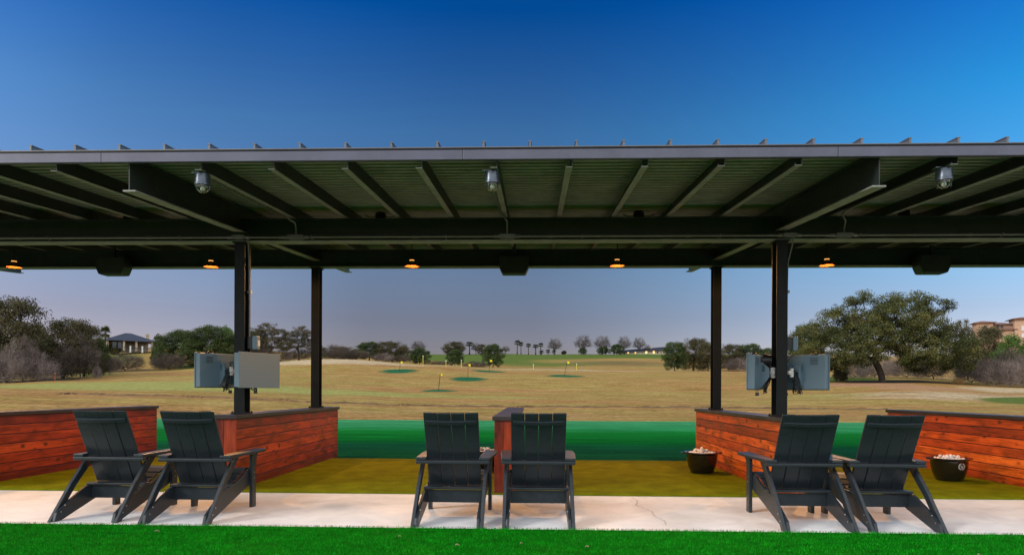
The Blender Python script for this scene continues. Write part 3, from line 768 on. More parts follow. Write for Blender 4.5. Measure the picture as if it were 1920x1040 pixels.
# ------------------------------------------------------------------ screen cabinets on the columns
def cabinet(pn, pf, front, label, col_x, lock):
    """pn: corner nearest the camera, pf: direction point along the plate; front=True shows the plain face"""
    a = Vector((*pn, 0)); d = (Vector((*pf, 0))-a).normalized(); w, h, z0 = .62, .39, 1.168
    n = Vector((d.y, -d.x, 0))      # one side of the plate
    if n.dot(-a) < 0: n = -n        # faces the camera side
    t = thing('screen_cabinet', label, 'cabinet', (a.x, a.y, z0), 0, 'screen cabinets on the steel columns')
    T = Matrix(((d.x, n.x, 0, 0), (d.y, n.y, 0, 0), (0, 0, 1, 0), (0, 0, 0, 1)))   # local x along plate, local y towards the viewer
    mb = MB(); mb.box(0, w, -.085, 0, 0, h, M_=T); body = mb.build('housing', M['cabinet'], t, bevel=.008)
    bk = 1 if not front else -1
    y0 = 0 if not front else -.085
    mb = MB(); mb.box(-.012, w+.012, -.088 if not front else -.012, -.076 if not front else .003, -.008, h+.012, M_=T); mb.build('screen_frame', M['cabinet'], t, bevel=.004)
    mb = MB()
    for g in ((.08, .17), (w-.17, w-.08)):
        for i in range(5):
            z = h-.035-i*.017; mb.box(g[0], g[1], y0, y0+bk*.006, z-.005, z, M_=T)
    mb.build('vent', M['cab_dark'], t, bevel=.002)
    # folded bracket plates on the back
    mb = MB()
    for xx in (w*.40, w*.68):
        pr = [(0, .03), (bk*.02, .03), (bk*.10, .14), (bk*.10, .24), (bk*.02, .31), (0, .31)]
        vs = [T @ Vector((xx, y0+p[0], p[1])) for p in pr]+[T @ Vector((xx+.008, y0+p[0], p[1])) for p in pr]
        m_ = 6; mb.add(vs, [tuple(range(m_))[::-1], tuple(range(m_, 12))]+[(i, (i+1) % m_, (i+1) % m_+m_, i+m_) for i in range(m_)])
        mb.box(xx-.025, xx, y0, y0+bk*.005, .03, .31, M_=T)
    mb.box(w*.40, w*.68, y0+bk*.02, y0+bk*.05, .20, .28, M_=T)
    mb.build('bracket', M['cabinet'], t)
    mid = T @ Vector((w*.54, y0+bk*.10, .19)); tgt = Vector((col_x-a.x+math.copysign(.065, mid.x+a.x-col_x), 7.66-a.y, .19))
    mb = MB(); mb.tube([mid+Vector((0, 0, .0)), (mid+tgt)/2+Vector((0, -.04, 0)), tgt], .026, 8); mb.tube([tgt+Vector((0, 0, -.06)), tgt+Vector((0, 0, .06))], .03, 8)
    mb.tube([mid+Vector((0, 0, -.05)), mid+Vector((0, 0, .05))], .022, 8); mb.build('arm', M['white'], t, smooth=True)
    mb = MB(); rr = random.Random(int(abs(a.x)*1000))
    for i in range(5):
        s0 = mid+Vector((rr.uniform(-.02, .02), rr.uniform(-.02, .02), rr.uniform(-.1, .1))); e = T @ Vector((w*rr.uniform(.40, .62), y0+bk*.04, -.012))
        lo = T @ Vector((w*rr.uniform(.42, .60), y0+bk*.03, rr.uniform(-.055, -.02)))
        mb.tube([s0, (s0+lo)/2+Vector((.02, -.01, .03)), lo, (lo+e)/2+Vector((.02, 0, -.01)), e+Vector((0, 0, .03))], .0055, 6)
    mb.build('cable', M['black'], t, smooth=True)
    mb = MB(); c = T @ Vector((w*lock, y0+bk*.012, -.055))
    mb.box(c.x-.018, c.x+.018, c.y-.009, c.y+.009, c.z-.018, c.z+.018); mb.tube([(c.x-.01, c.y, c.z+.018), (c.x-.01, c.y, c.z+.045), (c.x, c.y, c.z+.055), (c.x+.01, c.y, c.z+.045), (c.x+.01, c.y, c.z+.018)], .003, 6)
    mb.build('padlock', M['black'], t)
    mb = MB(); c = T @ Vector((w*.2, -.04, h+.002)); mb.lathe([(0, .022), (.02, .02), (.03, .01), (.032, 0)], 12, c); mb.build('camera_puck', M['black'], t)
    return t
cabinet((-3.835, 7.42), (-3.62, 7.79), False, 'blue grey screen cabinet on the left column, left one, its vented back in view', X1, .62)
cabinet((-3.315, 7.30), (-3.095, 7.88), True, 'blue grey screen cabinet on the left column, right one, plain face in view', X1, .55)
cabinet((2.45, 7.42), (2.77, 7.93), False, 'blue grey screen cabinet on the right column, left one, seen almost edge-on', X1+P, .1)
cabinet((3.235, 7.44), (2.96, 7.74), False, 'blue grey screen cabinet on the right column, right one, broad vented back', X1+P, .72)
for x, lb in ((X1, 'small grey electrical box on the left steel column above the screen cabinets'), (X1+P, 'small grey electrical box on the right steel column above the screen cabinets')):
    t = thing('electrical_box', lb, 'box', (x+.06, 7.64, 1.62), 0, 'electrical boxes on the columns')
    MB().box(.012, .075, -.03, .03, 0, .14).build('bracket', M['black'], t, bevel=.003)
    MB().box(.075, .135, -.05, .05, -.012, .152).build('housing', M['cabinet'], t, bevel=.012)
    MB().box(.1352, .139, -.03, .03, .03, .10).build('cover', M['white'], t)
    MB().tube([(.1, 0, -.012), (.1, -.01, -.05), (.06, -.01, -.09), (.02, -.01, -.15)], .005, 6).build('cable', M['black'], t, smooth=True)
t = thing('round_sensor', 'black round sensor housing on the left side of the right steel column', 'sensor', (X1+P-.068, 7.66, 1.50))
mb = MB(); mb.tube([(0, 0, 0), (-.05, .03, 0), (-.085, .05, 0)], [.05, .075, .082], 20); mb.build('housing', M['black'], t, smooth=True)

# ------------------------------------------------------------------ tubs of golf balls
def make_tub(logo):
    t = thing('ball_tub', '', 'tub')
    prof = [(0, .0), (.135, .0), (.148, .006), (.185, .09), (.205, .18), (.208, .255), (.222, .262), (.238, .275), (.238, .288), (.222, .290), (.200, .282), (.195, .20), (.17, .10), (.13, .02), (0, .018)]
    MB().lathe(prof, 40).build('bowl', M['gloss'], t, smooth=True)
    for s in (-1, 1):
        mb = MB(); mb.tube([(s*.232, -.05, .28), (s*.262, -.04, .278), (s*.268, 0, .276), (s*.262, .04, .278), (s*.232, .05, .28)], .010, 8); mb.build('handle', M['gloss'], t, smooth=True)
    if logo:
        mb = MB(); az0 = math.radians(-82); zc = .195
        def pt(u_, v_):   # on the curved side
            r = .207+.003-(.185-(zc+v_))*.10*(1 if zc+v_ < .185 else 0); a = az0+u_/r; return (r*math.cos(a), r*math.sin(a), zc+v_)
        for rr_, wd, a0, a1 in ((.036, .007, 100, 260), (.036, .007, -80, 80), (.026, .003, 0, 360)):
            n = 22
            for i in range(n):
                b0, b1 = math.radians(a0+(a1-a0)*i/n), math.radians(a0+(a1-a0)*(i+.8 if wd > .005 else i+1)/n)
                if wd < .005 and (60 < math.degrees(b0) % 360 < 100): continue
                mb.add([pt(rr_*math.cos(b0), rr_*math.sin(b0)), pt((rr_+wd)*math.cos(b0), (rr_+wd)*math.sin(b0)), pt((rr_+wd)*math.cos(b1), (rr_+wd)*math.sin(b1)), pt(rr_*math.cos(b1), rr_*math.sin(b1))], [(0, 1, 2, 3)])
        for (u0, u1, v0, v1) in ((-.003, .003, -.012, .016), (-.010, .010, -.016, -.012), (-.009, -.003, .006, .010), (.003, .012, -.004, .0)):
            mb.add([pt(u0, v0), pt(u1, v0), pt(u1, v1), pt(u0, v1)], [(0, 1, 2, 3)])
        mb.build('emblem', M['logo'], t)
    return t
import itertools
def ball_mesh():
    import bmesh
    bm = bmesh.new(); bmesh.ops.create_icosphere(bm, subdivisions=3, radius=.0214); me_ = bpy.data.meshes.new('golf_ball'); bm.to_mesh(me_); bm.free()
    me_.polygons.foreach_set('use_smooth', [True]*len(me_.polygons)); me_.materials.append(M['ball']); return me_
BM = ball_mesh()
def fill(x, y, lb, seed, zb=.022):
    rr = random.Random(seed); placed = []
    b0 = None
    R = .19; s = .0435
    for layer in range(3):
        z = .272+layer*.033; Rl = R*(1-.36*layer)
        for i in range(-6, 7):
            for j in range(-6, 7):
                px = (i+.5*(j % 2))*s+rr.uniform(-.003, .003)+.02*layer; py = j*s*.87+rr.uniform(-.003, .003)
                if math.hypot(px, py) < Rl-.018 and rr.random() < (1, .6, .22)[layer]:
                    if layer == 0 and math.hypot(px, py) < Rl*.45: continue
                    o = bpy.data.objects.new('golf_ball', BM); COL.objects.link(o); o.location = (x+px, y+py, zb+z+rr.uniform(-.004, .004)); o.rotation_euler = (rr.random()*6, rr.random()*6, 0)
                    tag(o, lb, 'golf ball', 'golf balls heaped in the '+('logo tub' if seed == 2 else 'plain tub' if seed == 1 else 'hidden tub'))
for (x, y, lb, blb, s) in ((2.31, 9.16, 'glossy black tub of golf balls left of the right columns partition', 'white golf ball heaped in the plain black tub by the column partition', 1),
                          (5.30, 8.60, 'glossy black tub with white wreath emblem by the far right partition', 'white golf ball heaped in the black tub with the emblem', 2),
                          (-.72, 9.2, 'glossy black tub half hidden between the two middle chairs', 'white golf ball in the tub half hidden behind the middle chairs', 3)):
    tb = make_tub(s == 2); tb.location = (x, y, .022); tb['label'] = lb; tb['group'] = 'black tubs of golf balls'
    fill(x, y, blb, s)

# ------------------------------------------------------------------ fallen leaves on the turf
for i, (x, y, r, lb) in enumerate(((-.55, 4.72, .3, 'pale dry leaf on the near turf below the left middle chair'), (-.09, 4.80, 1.1, 'pale dry leaf on the near turf between the two middle chairs'), (.38, 4.72, 2.2, 'pale dry leaf on the near turf right of the middle chairs'),
                                  (-2.95, 5.06, .8, 'dark dry leaf on the near turf before the left pair of chairs'), (3.05, 4.62, .5, 'pale dry leaf on the near turf before the rightmost chair'), (-1.02, 4.98, .9, 'pale dry leaf on the near turf left of the middle chairs'))):
    mb = MB(); n = 7; top = []; 
    for j in range(n+1):
        t_ = j/n; w = .007*math.sin(math.pi*t_)**.8; zz = .004*math.sin(t_*4)+.006
        top.append([(t_*.034-.017, -w, zz+.006), (t_*.034-.017, 0, zz), (t_*.034-.017, w, zz+.007)])
    for a, b in zip(top[:-1], top[1:]):
        mb.add([a[0], a[1], b[1], b[0]], [(0, 1, 2, 3)]); mb.add([a[1], a[2], b[2], b[1]], [(0, 1, 2, 3)])
    o = mb.build('fallen_leaf', M['leaf']); o.location = (x, y, .022); o.rotation_euler = (.1, .1, r)
    md = o.modifiers.new('s', 'SOLIDIFY'); md.thickness = .001
    tag(o, lb, 'leaf', 'dry leaves on the turf')

# ------------------------------------------------------------------ target greens, flags, posts on the range
def disc(u, d, r, lb):
    x, y = at(u, d); mb = MB(); rr = np.random.RandomState(int(u)); n = 48; ph = rr.rand(3)*6
    vs = []; 
    for k in range(0, 7):
        for i in range(n):
            a = math.tau*i/n; R = r*k/6*(1+.05*math.sin(3*a+ph[0])+.03*math.sin(7*a+ph[1])); px, py = R*math.cos(a), R*math.sin(a)*1.8
            vs.append((px, py, tz(x+px, y+py)-tz(x, y)+.05-(.06 if k == 6 else 0)))
    fs = [(k*n+i, k*n+(i+1) % n, (k+1)*n+(i+1) % n, (k+1)*n+i) for k in range(6) for i in range(n)]
    uv = [[(k/6, 0), (k/6, 0), ((k+1)/6, 0), ((k+1)/6, 0)] for k in range(6) for i in range(n)]
    mb.add(vs, fs, uv); o = mb.build('target_green', M['green'], smooth=True); o.location = (x, y, tz(x, y)); tag(o, lb, 'target green', 'target greens on the range')
for a in ((822, 74, 2.3, 'nearest green target circle, in front of the other greens'), (748, 118, 3.7, 'leftmost green target circle on the range'), (877, 100, 3.2, 'green target circle second nearest, with small flag, centre of the range'), (917, 128, 3.9, 'farthest green target circle, a thin strip beyond the others'), (1059, 114, 3.7, 'green target circle right of centre with leaning flag')): disc(*a)
def flag(u, d, vtop, lean, lb, pole_only=False, group='yellow target flags on the range'):
    x, y = at(u, d); z = tz(x, y); ht = max(.8, H+(hor(u)-vtop)*d/F-z)
    t = thing('golf_flag' if not pole_only else 'marker_pole', lb, 'flag' if not pole_only else 'pole', (x, y, z), 0, group)
    MB().tube([(0, 0, -.05), (lean*ht, 0, ht)], .035 if not pole_only else .06, 6).build('pole', M['yellowpole' if pole_only else 'black'], t)
    if not pole_only:
        mb = MB(); n = 6; w, h_ = .0052*d*.75, .0052*d*.6
        for i in range(n):
            x0, x1 = i*w/n, (i+1)*w/n; y0, y1 = .05*math.sin(i*1.3), .05*math.sin((i+1)*1.3); k = lean*ht
            dz0, dz1 = -.12*i/n*h_, -.12*(i+1)/n*h_
            mb.add([(k+x0, y0, ht-h_+dz0), (k+x1, y1, ht-h_+dz1), (k+x1, y1, ht+dz1), (k+x0, y0, ht+dz0)], [(0, 1, 2, 3)])
        o = mb.build('flag_cloth', M['yellow'], t); md = o.modifiers.new('s', 'SOLIDIFY'); md.thickness = .01
    else:
        MB().lathe([(0, ht-.02), (.1, ht-.02), (.12, ht+.08), (.06, ht+.18), (0, ht+.2)], 8).build('cap', M['white'], t)
flag(822, 74, 700, .10, 'nearest yellow flag, on the nearest target green'); flag(749, 118, 677, .08, 'leftmost yellow flag, on the leftmost target green')
flag(877, 100, 682, .02, 'yellow flag on the second nearest green, centre of the range'); flag(917, 128, 674, .04, 'yellow flag on the farthest target green'); flag(1058, 114, 677, .18, 'leaning yellow flag on the green right of centre')
for u, d, v, lb in ((793, 140, 668, 'tallest yellow marker pole on the left of the range crest'), (836, 140, 677, 'yellow marker pole on the range crest, second from the left'), (865, 142, 676, 'yellow marker pole on the range crest, third from the left'), (1000, 148, 684, 'thin yellow marker pole right of centre on the crest'), (1081, 146, 683, 'thin yellow marker pole beyond the leaning flag')):
    flag(u, d, v, 0, lb, True, 'yellow marker poles on the crest')
x, y = at(103, 84); t = thing('marker_stake', 'short orange stake in front of the brush at the left', 'stake', (x, y, tz(x, y)))
MB().box(-.07, .07, -.03, .03, -.1, .95).build('stake', M['red'], t, bevel=.01); MB().box(-.075, .075, -.035, .035, .951, 1.02).build('cap', M['white'], t)

# ------------------------------------------------------------------ trees
def skeleton(rng, tips, base_nodes, jit=.12, stepl=.8, up=.0):
    """connect crown points to the nearest limb node, giving a branching tree; returns nodes, parents"""
    P_ = [np.array(b[0], float) for b in base_nodes]; par = [b[1] for b in base_nodes]
    tips = sorted(tips, key=lambda p: np.linalg.norm(p-P_[len(base_nodes)-1]))
    ends = []
    for tpt in tips:
        A = np.array(P_); dv = A-tpt; dist = np.linalg.norm(dv, axis=1)+.35*np.maximum(0, A[:, 2]-tpt[2])
        j = int(np.argmin(dist)); L = np.linalg.norm(tpt-P_[j]); n = max(1, int(L/stepl)); cur = j; p0_ = P_[j].copy()
        for s in range(1, n+1):
            q_ = p0_+(tpt-p0_)*s/n
            if s < n: q_ = q_+rng.normal(0, jit*stepl, 3)+np.array([0, 0, up*math.sin(math.pi*s/n)*L])
            P_.append(q_); par.append(cur); cur = len(P_)-1
        ends.append(cur)
    return np.array(P_), np.array(par), ends
def limb_mesh(P_, par, rtip, rpow, rmax=9, sides=5):
    n = len(P_); cnt = np.zeros(n)
    hasch = np.zeros(n, bool); hasch[par[par >= 0]] = True; cnt[~hasch] = 1
    for i in range(n-1, 0, -1):
        if par[i] >= 0: cnt[par[i]] += cnt[i]
    R = np.minimum(rtip*cnt**rpow, rmax)
    e = np.where(par >= 0)[0]; a, b = P_[par[e]], P_[e]; ra, rb = np.minimum(R[par[e]], R[e]*1.5), R[e]
    d = b-a; L = np.linalg.norm(d, axis=1, keepdims=True)+1e-6; d = d/L
    up = np.where(np.abs(d[:, 2:3]) > .9, np.array([[1., 0, 0]]), np.array([[0, 0, 1.]])); u = np.cross(d, up); u /= np.linalg.norm(u, axis=1, keepdims=True)+1e-9; w = np.cross(d, u)
    th = np.arange(sides)*math.tau/sides
    ring = u[:, None, :]*np.cos(th)[None, :, None]+w[:, None, :]*np.sin(th)[None, :, None]
    V = np.concatenate([a[:, None]+ring*ra[:, None, None], b[:, None]+ring*rb[:, None, None]], 1).reshape(-1, 3)
    base = (np.arange(len(e))*2*sides)[:, None, None]; k = np.arange(sides); k2 = (k+1) % sides
    Fq = np.stack([k, k2, k2+sides, k+sides], 1)[None]+base
    return V, Fq.reshape(-1, 4)
def leaves(rng, C, tintc, n_per, spread, size, flat=.6):
    """n_per leaf quads scattered round every clump centre"""
    n = len(C)*n_per; c = np.repeat(C, n_per, 0); t = np.repeat(tintc, n_per)
    g = rng.normal(0, 1, (n, 3)); g *= (np.minimum(1.9, np.linalg.norm(g, axis=1))/(np.linalg.norm(g, axis=1)+1e-9))[:, None]
    c = c+g*spread*np.array([1, 1, flat])
    a = rng.normal(0, 1, (n, 3)); a /= np.linalg.norm(a, axis=1, keepdims=True); b = np.cross(a, rng.normal(0, 1, (n, 3))); b /= np.linalg.norm(b, axis=1, keepdims=True)+1e-9
    s = size*rng.uniform(.6, 1.4, (n, 1))
    V = np.stack([c-a*s*.5-b*s*.12, c+a*0-b*s*.34, c+a*s*.5+b*s*.05, c+b*s*.34], 1).reshape(-1, 3)
    t = np.clip(t+rng.normal(0, .10, n), 0, 1)
    return V, np.arange(4*n).reshape(n, 4), np.repeat(t, 4)
def twigs(rng, P0, tint, n_per, length, width, droop=0.0, up=.4, center=None):
    n = len(P0)*n_per; c = np.repeat(P0, n_per, 0)+rng.normal(0, length*.35, (len(P0)*n_per, 3)); t = np.repeat(tint, n_per)
    d = rng.normal(0, 1, (n, 3)); 
    if center is not None:
        o = c-center; o /= np.linalg.norm(o, axis=1, keepdims=True)+1e-9; d = d*.75+o*1.0
    d[:, 2] += up; d /= np.linalg.norm(d, axis=1, keepdims=True)
    w = np.cross(d, rng.normal(0, 1, (n, 3))); w /= np.linalg.norm(w, axis=1, keepdims=True)+1e-9
    L = length*rng.uniform(.5, 1.4, (n, 1)); e = c+d*L
    V = np.stack([c-w*width, c+w*width, e+w*width*.3, e-w*width*.3], 1).reshape(-1, 3)
    return V, np.arange(4*n).reshape(n, 4), np.repeat(np.clip(t+rng.normal(0, .15, n), 0, 1), 4)
def envelope(rng, n, lobes):
    """random points in a union of ellipsoids, biased to their outer shells"""
    out = []; vol = np.array([l[3]*l[4]*l[5] for l in lobes])**.8; vol /= vol.sum()
    for l, k in zip(lobes, (vol*n).astype(int)+1):
        d = rng.normal(0, 1, (k, 3)); d /= np.linalg.norm(d, axis=1, keepdims=True); r = rng.uniform(.25, 1, (k, 1))**.45
        p = d*r*np.array(l[3:6])+np.array(l[:3]); out.append(p)
    return np.concatenate(out)
def tree_kind(name, seed, lobes, ntips, trunk, nper, spread, size, lm, zmin=None, rtip=.02, rpow=.5, extra=None, cat='tree', jit=.14, sides=5, flat=.6, twig=None, trunkname='trunk', zcut=None):
    rng = np.random.RandomState(seed)
    tips = envelope(rng, ntips, lobes)
    if zmin is not None: tips = tips[tips[:, 2] > zmin]
    base = [(trunk[0], -1)]
    for i, p in enumerate(trunk[1:]): base.append((p, i))
    P_, par, ends = skeleton(rng, list(tips), base, jit)
    V, Fq = limb_mesh(P_, par, rtip, rpow, sides=sides)
    ph = rng.rand(3)*6
    tint = np.clip(.45+.22*np.sin(tips[:, 0]*1.1+ph[0])*np.sin(tips[:, 1]*1.0+ph[1])+.18*np.sin(tips[:, 2]*1.6+ph[2])+rng.normal(0, .16, len(tips)), 0, 1)
    crown = []
    if nper: crown.append((leaves(rng, tips, tint, nper, spread, size, flat), lm))
    trunk_me = npmesh('trunk', V, Fq, M['palebark'] if cat == 'bush' and twig and twig['m'] is M['twig'] else M['bark'])
    parts = [(trunkname, trunk_me)]
    if nper:
        (v, f, t_), m_ = crown[0]; parts.append(('crown', npmesh('crown', v, f, m_, t_)))
    if twig:
        cen = np.mean(tips, 0)*np.array([1, 1, .3]); sel = P_[par >= 0] if twig.get('all') else tips
        tt = np.clip(.5+.25*np.sin(sel[:, 0]*1.3+ph[0])+rng.normal(0, .15, len(sel)), 0, 1)
        v, f, t_ = twigs(rng, sel, tt, twig['n'], twig['len'], twig['w'], up=twig.get('up', .4), center=cen)
        parts.append((twig.get('name', 'crown'), npmesh('twigs', v, f, twig['m'], t_)))
    return (name, cat, parts)
KINDS = {}
# unit-ish sizes: each kind has a nominal height (h) and width (w) in metres used for scaling
KINDS['oak'] = (tree_kind('oak_tree', 3, [(-9.9, 0, 5.2, 3.0, 3.2, 2.5), (-10.6, 0, 3.4, 2.2, 2.4, 2), (-6.6, 0, 7.8, 2.7, 2.8, 2.0), (-6.3, -1, 4.6, 3.8, 3, 3), (-2.6, 0, 9.2, 3.7, 3.6, 2.9), (2.6, 0, 9.5, 3.5, 3.6, 2.7), (6.8, 0, 9.9, 2.1, 2.2, 1.5), (6.2, 0, 7.2, 3.1, 3.2, 2.5), (8.8, 0, 4.6, 3.3, 3.4, 3.0), (3.8, -2.5, 4.9, 4, 3, 2.8), (-2.6, -3, 5.8, 4, 2.6, 2.0), (0, 3, 6.4, 6, 3, 3), (10.4, 0, 2.9, 1.9, 2, 1.9), (-5.9, 1, 2.7, 2.6, 3, 1.5), (6.5, 1, 2.5, 3.4, 3, 1.4), (0, -3.5, 7.5, 5, 2.2, 2.5), (-4, -3, 3.6, 3.5, 2, 1.8), (3, -3.4, 3.4, 3.2, 2, 1.6)], 1250,
                  [(0, 0, -.2), (-.15, 0, .9), (-.55, 0, 1.9), (-1.0, .1, 2.9)], 105, .40, .165, M['oakleaf'], zmin=1.5, rtip=.028, rpow=.46), 12.0, 25.0)
KINDS['live'] = (tree_kind('evergreen_tree', 11, [(0, 0, 5.2, 3.4, 3.2, 2.6), (-2.6, 0, 4.0, 2.4, 2.2, 2.2), (2.7, 0, 4.2, 2.4, 2.3, 2.3), (1.0, -1.5, 6.6, 1.8, 1.8, 1.3), (-1.2, 1, 6.2, 1.6, 1.6, 1.3), (0, -2, 2.9, 3.2, 1.8, 1.8), (-2.4, 0, 1.7, 2.2, 2, 1.4), (2.4, 0, 1.7, 2.2, 2, 1.4)], 330,
                  [(0, 0, -.2), (.1, 0, 1.2), (0, 0, 2.4)], 100, .40, .17, M['greenleaf'], rtip=.022), 8.0, 10.4)
KINDS['olive'] = (tree_kind('evergreen_tree', 12, [(-1.0, 0, 5.0, 2.8, 2.8, 2.8), (1.6, .5, 5.6, 2.4, 2.4, 2.3), (2.8, 0, 3.6, 1.8, 2.2, 2), (-2.8, 0, 3.6, 2.2, 2.2, 2), (.3, 0, 7.0, 1.4, 1.4, 1.1), (-2.0, 0, 1.6, 2.0, 2, 1.3), (1.8, -.5, 1.6, 2.2, 2, 1.4)], 340,
                  [(0, 0, -.2), (-.1, 0, 1.0), (.2, 0, 2.0)], 80, .42, .165, M['olive'], rtip=.024), 8.2, 9.6)
KINDS['fresh'] = (tree_kind('evergreen_tree', 13, [(0, 0, 4.6, 2.8, 2.8, 2.2), (-1.8, 0, 3.2, 2.4, 2.2, 2), (2.0, 0, 3.4, 2.2, 2.3, 2), (.6, 0, 6.2, 1.4, 1.4, 1), (0, 0, 1.4, 2.8, 2.4, 1.2)], 270,
                  [(0, 0, -.2), (.1, 0, .8), (0, 0, 1.6)], 95, .38, .165, M['freshleaf'], rtip=.02), 7.2, 8.0)
KINDS['airy'] = (tree_kind('tall_open_tree', 21, [(-2.5, 0, 7.2, 2.2, 2, 1.7), (.4, 0, 9.0, 2.2, 2, 1.8), (2.8, .5, 7.4, 2.2, 2, 1.9), (-.6, 0, 5.4, 2.6, 2.2, 1.8), (3.6, 0, 4.6, 1.6, 1.8, 1.6), (-3.5, 0, 4.6, 1.7, 1.8, 1.5)], 330,
                  [(0, 0, -.2), (.1, 0, 1.2), (-.1, 0, 2.6)], 34, .34, .20, M['olive'], rtip=.026, twig=dict(n=10, len=.55, w=.012, m=M['twigdark'], name='twigs')), 10.8, 10.6)
KINDS['brush'] = (tree_kind('bare_bush', 31, [(0, 0, 1.5, 2.6, 2.4, 1.6), (-1.5, 0, 1.2, 1.6, 1.6, 1.3), (1.7, 0, 1.2, 1.6, 1.6, 1.2)], 300,
                  [(0, 0, -.1), (0, 0, .25)], 0, 0, 0, None, zmin=.3, rtip=.015, rpow=.40, twig=dict(n=15, len=.66, w=.011, m=M['twig'], up=.6), cat='bush', trunkname='stems', sides=4), 3.1, 5.6)
KINDS['brushdark'] = (tree_kind('bare_bush', 32, [(0, 0, 1.6, 2.4, 2.2, 1.5), (-1.7, 0, 1.2, 1.4, 1.6, 1.2), (1.3, 0, 1.4, 1.7, 1.6, 1.4)], 300,
                  [(0, 0, -.1), (0, 0, .25)], 0, 0, 0, None, zmin=.3, rtip=.014, rpow=.42, twig=dict(n=20, len=.5, w=.011, m=M['twigdark'], up=.5), cat='bush', trunkname='stems', sides=4), 3.1, 5.4)
KINDS['baresmall'] = (tree_kind('bare_tree', 33, [(0, 0, 4.0, 2.2, 2.0, 2.2), (-1.2, 0, 2.8, 1.8, 1.6, 1.6), (1.4, 0, 3.0, 1.8, 1.6, 1.6)], 330,
                  [(0, 0, -.1), (.05, 0, .5), (0, 0, 1.0)], 0, 0, 0, None, zmin=1.0, rtip=.012, rpow=.46, twig=dict(n=16, len=.55, w=.010, m=M['twig'], up=.5), sides=4), 6.2, 5.2)
KINDS['bare'] = (tree_kind('bare_tree', 41, [(0, 0, 6.8, 3.4, 3.4, 3.6), (-1.4, 0, 5.4, 2.8, 2.8, 2.6), (1.4, 0, 5.6, 2.8, 2.8, 2.6)], 420,
                  [(0, 0, -.2), (0, 0, 1.2), (0, 0, 2.2)], 0, 0, 0, None, zmin=2.6, rtip=.030, rpow=.44, twig=dict(n=7, len=.95, w=.020, m=M['twigdark'], up=.35), jit=.08, sides=4), 10.8, 8.4)
KINDS['cedar'] = (tree_kind('cedar_tree', 51, [(0, 0, 1.6, 1.6, 1.6, 1.6), (0, 0, 3.2, 1.2, 1.2, 1.6), (0, 0, 4.8, .7, .7, 1.3)], 220,
                  [(0, 0, -.2), (0, 0, 1.2), (0, 0, 4.5)], 60, .28, .2, M['greenleaf'], rtip=.014), 6.2, 3.6)
KINDS['shrub'] = (tree_kind('round_shrub', 52, [(0, 0, 1.1, 1.5, 1.4, 1.1)], 90, [(0, 0, -.1), (0, 0, .3)], 50, .3, .2, M['olive'], rtip=.014, cat='bush'), 2.4, 3.4)
KINDS['straw'] = (tree_kind('straw_tuft', 53, [(0, 0, .7, .8, .8, .7)], 60, [(0, 0, -.1), (0, 0, .1)], 0, 0, 0, None, rtip=.008, twig=dict(n=30, len=.6, w=.008, m=M['straw'], up=1.2), cat='bush', trunkname='stems', sides=4), 1.8, 1.9)
def palm_kind(seed, h, r):
    rng = np.random.RandomState(seed); mb = MB()
    mb.tube([(0, 0, -.2), (.02, 0, h*.3), (-.03, 0, h*.65), (0, 0, h-.3)], [.30, .22, .2, .24], 8); tm = mb.mesh('trunk', M['bark'], True)
    V = []; Fq = []; T = []
    for i in range(46):
        az = rng.uniform(0, math.tau); el = rng.uniform(-.9, 1.35); L = r*rng.uniform(.75, 1.05)
        dr = np.array([math.cos(az)*math.cos(el), math.sin(az)*math.cos(el), math.sin(el)]); c = np.array([0, 0, h-.2])+dr*L*.45
        side = np.cross(dr, [0, 0, 1]); side /= np.linalg.norm(side)+1e-9; upv = np.cross(side, dr); tn = rng.uniform(.1, .9) if el > -.3 else .9
        for k in range(13):
            a = (k-6)/6*1.35; e = c+(dr*math.cos(a)+side*math.sin(a))*L*.6*rng.uniform(.85, 1.1)+np.array([0, 0, -.22*abs(a)])*L*.3
            w = (side*math.cos(a)-dr*math.sin(a))*.055; o = len(V)
            m_ = c*.5+e*.5; V += [c, m_-w, e, m_+w]; Fq.append((o, o+1, o+2, o+3)); T += [tn]*4
        o = len(V); V += [np.array([0, 0, h-.25])-upv*.02, np.array([0, 0, h-.25])+upv*.02, c+upv*.02, c-upv*.02]; Fq.append((o, o+1, o+2, o+3)); T += [.5]*4
    return ('palm_tree', 'palm', [('trunk', tm), ('crown', npmesh('crown', np.array(V), np.array(Fq), M['palmleaf'], np.array(T)))])
KINDS['palm'] = (palm_kind(61, 7.2, 1.9), 8.8, 3.8)
KINDS['palmlow'] = (palm_kind(62, 2.6, 1.9), 4.2, 3.8)
made = {}
def plant(kind, u, d, vtop, wpx, label, group=None, rzz=None, sink=0):
    (name, cat, parts), h0, w0 = KINDS[kind]
    if kind not in made:
        pv = parts[min(1, len(parts)-1)][1]; co = np.empty(len(pv.vertices)*3, np.float32); pv.vertices.foreach_get('co', co); co = co.reshape(-1, 3)
        made[kind] = (np.percentile(co[:, 2], 99.7), max(np.percentile(co[:, k_], 99)-np.percentile(co[:, k_], 1) for k_ in (0, 1)))
    h0, w0 = made[kind]
    x, y = at(u, d); z = tz(x, y)-sink
    ht = max(.6, H+(hor(u)-vtop)*d/F-z); w = wpx*d/F
    t = thing(name, label, cat, (x, y, z), (rzz if rzz is not None else (u*7.13) % 6.28), group)
    sc = (w/w0, w/w0, ht/h0); t.scale = sc
    if kind != 'oak': t.rotation_euler.z = (math.pi if int(u) % 2 else 0)+.3*math.sin(u*1.7)
    for pn, me_ in parts: addobj(pn, me_, t)
    return t
plant('oak', 1655, 95, 551, 322, 'large spreading live oak standing alone right of the right columns', rzz=0)
G = 'evergreen trees round the range'
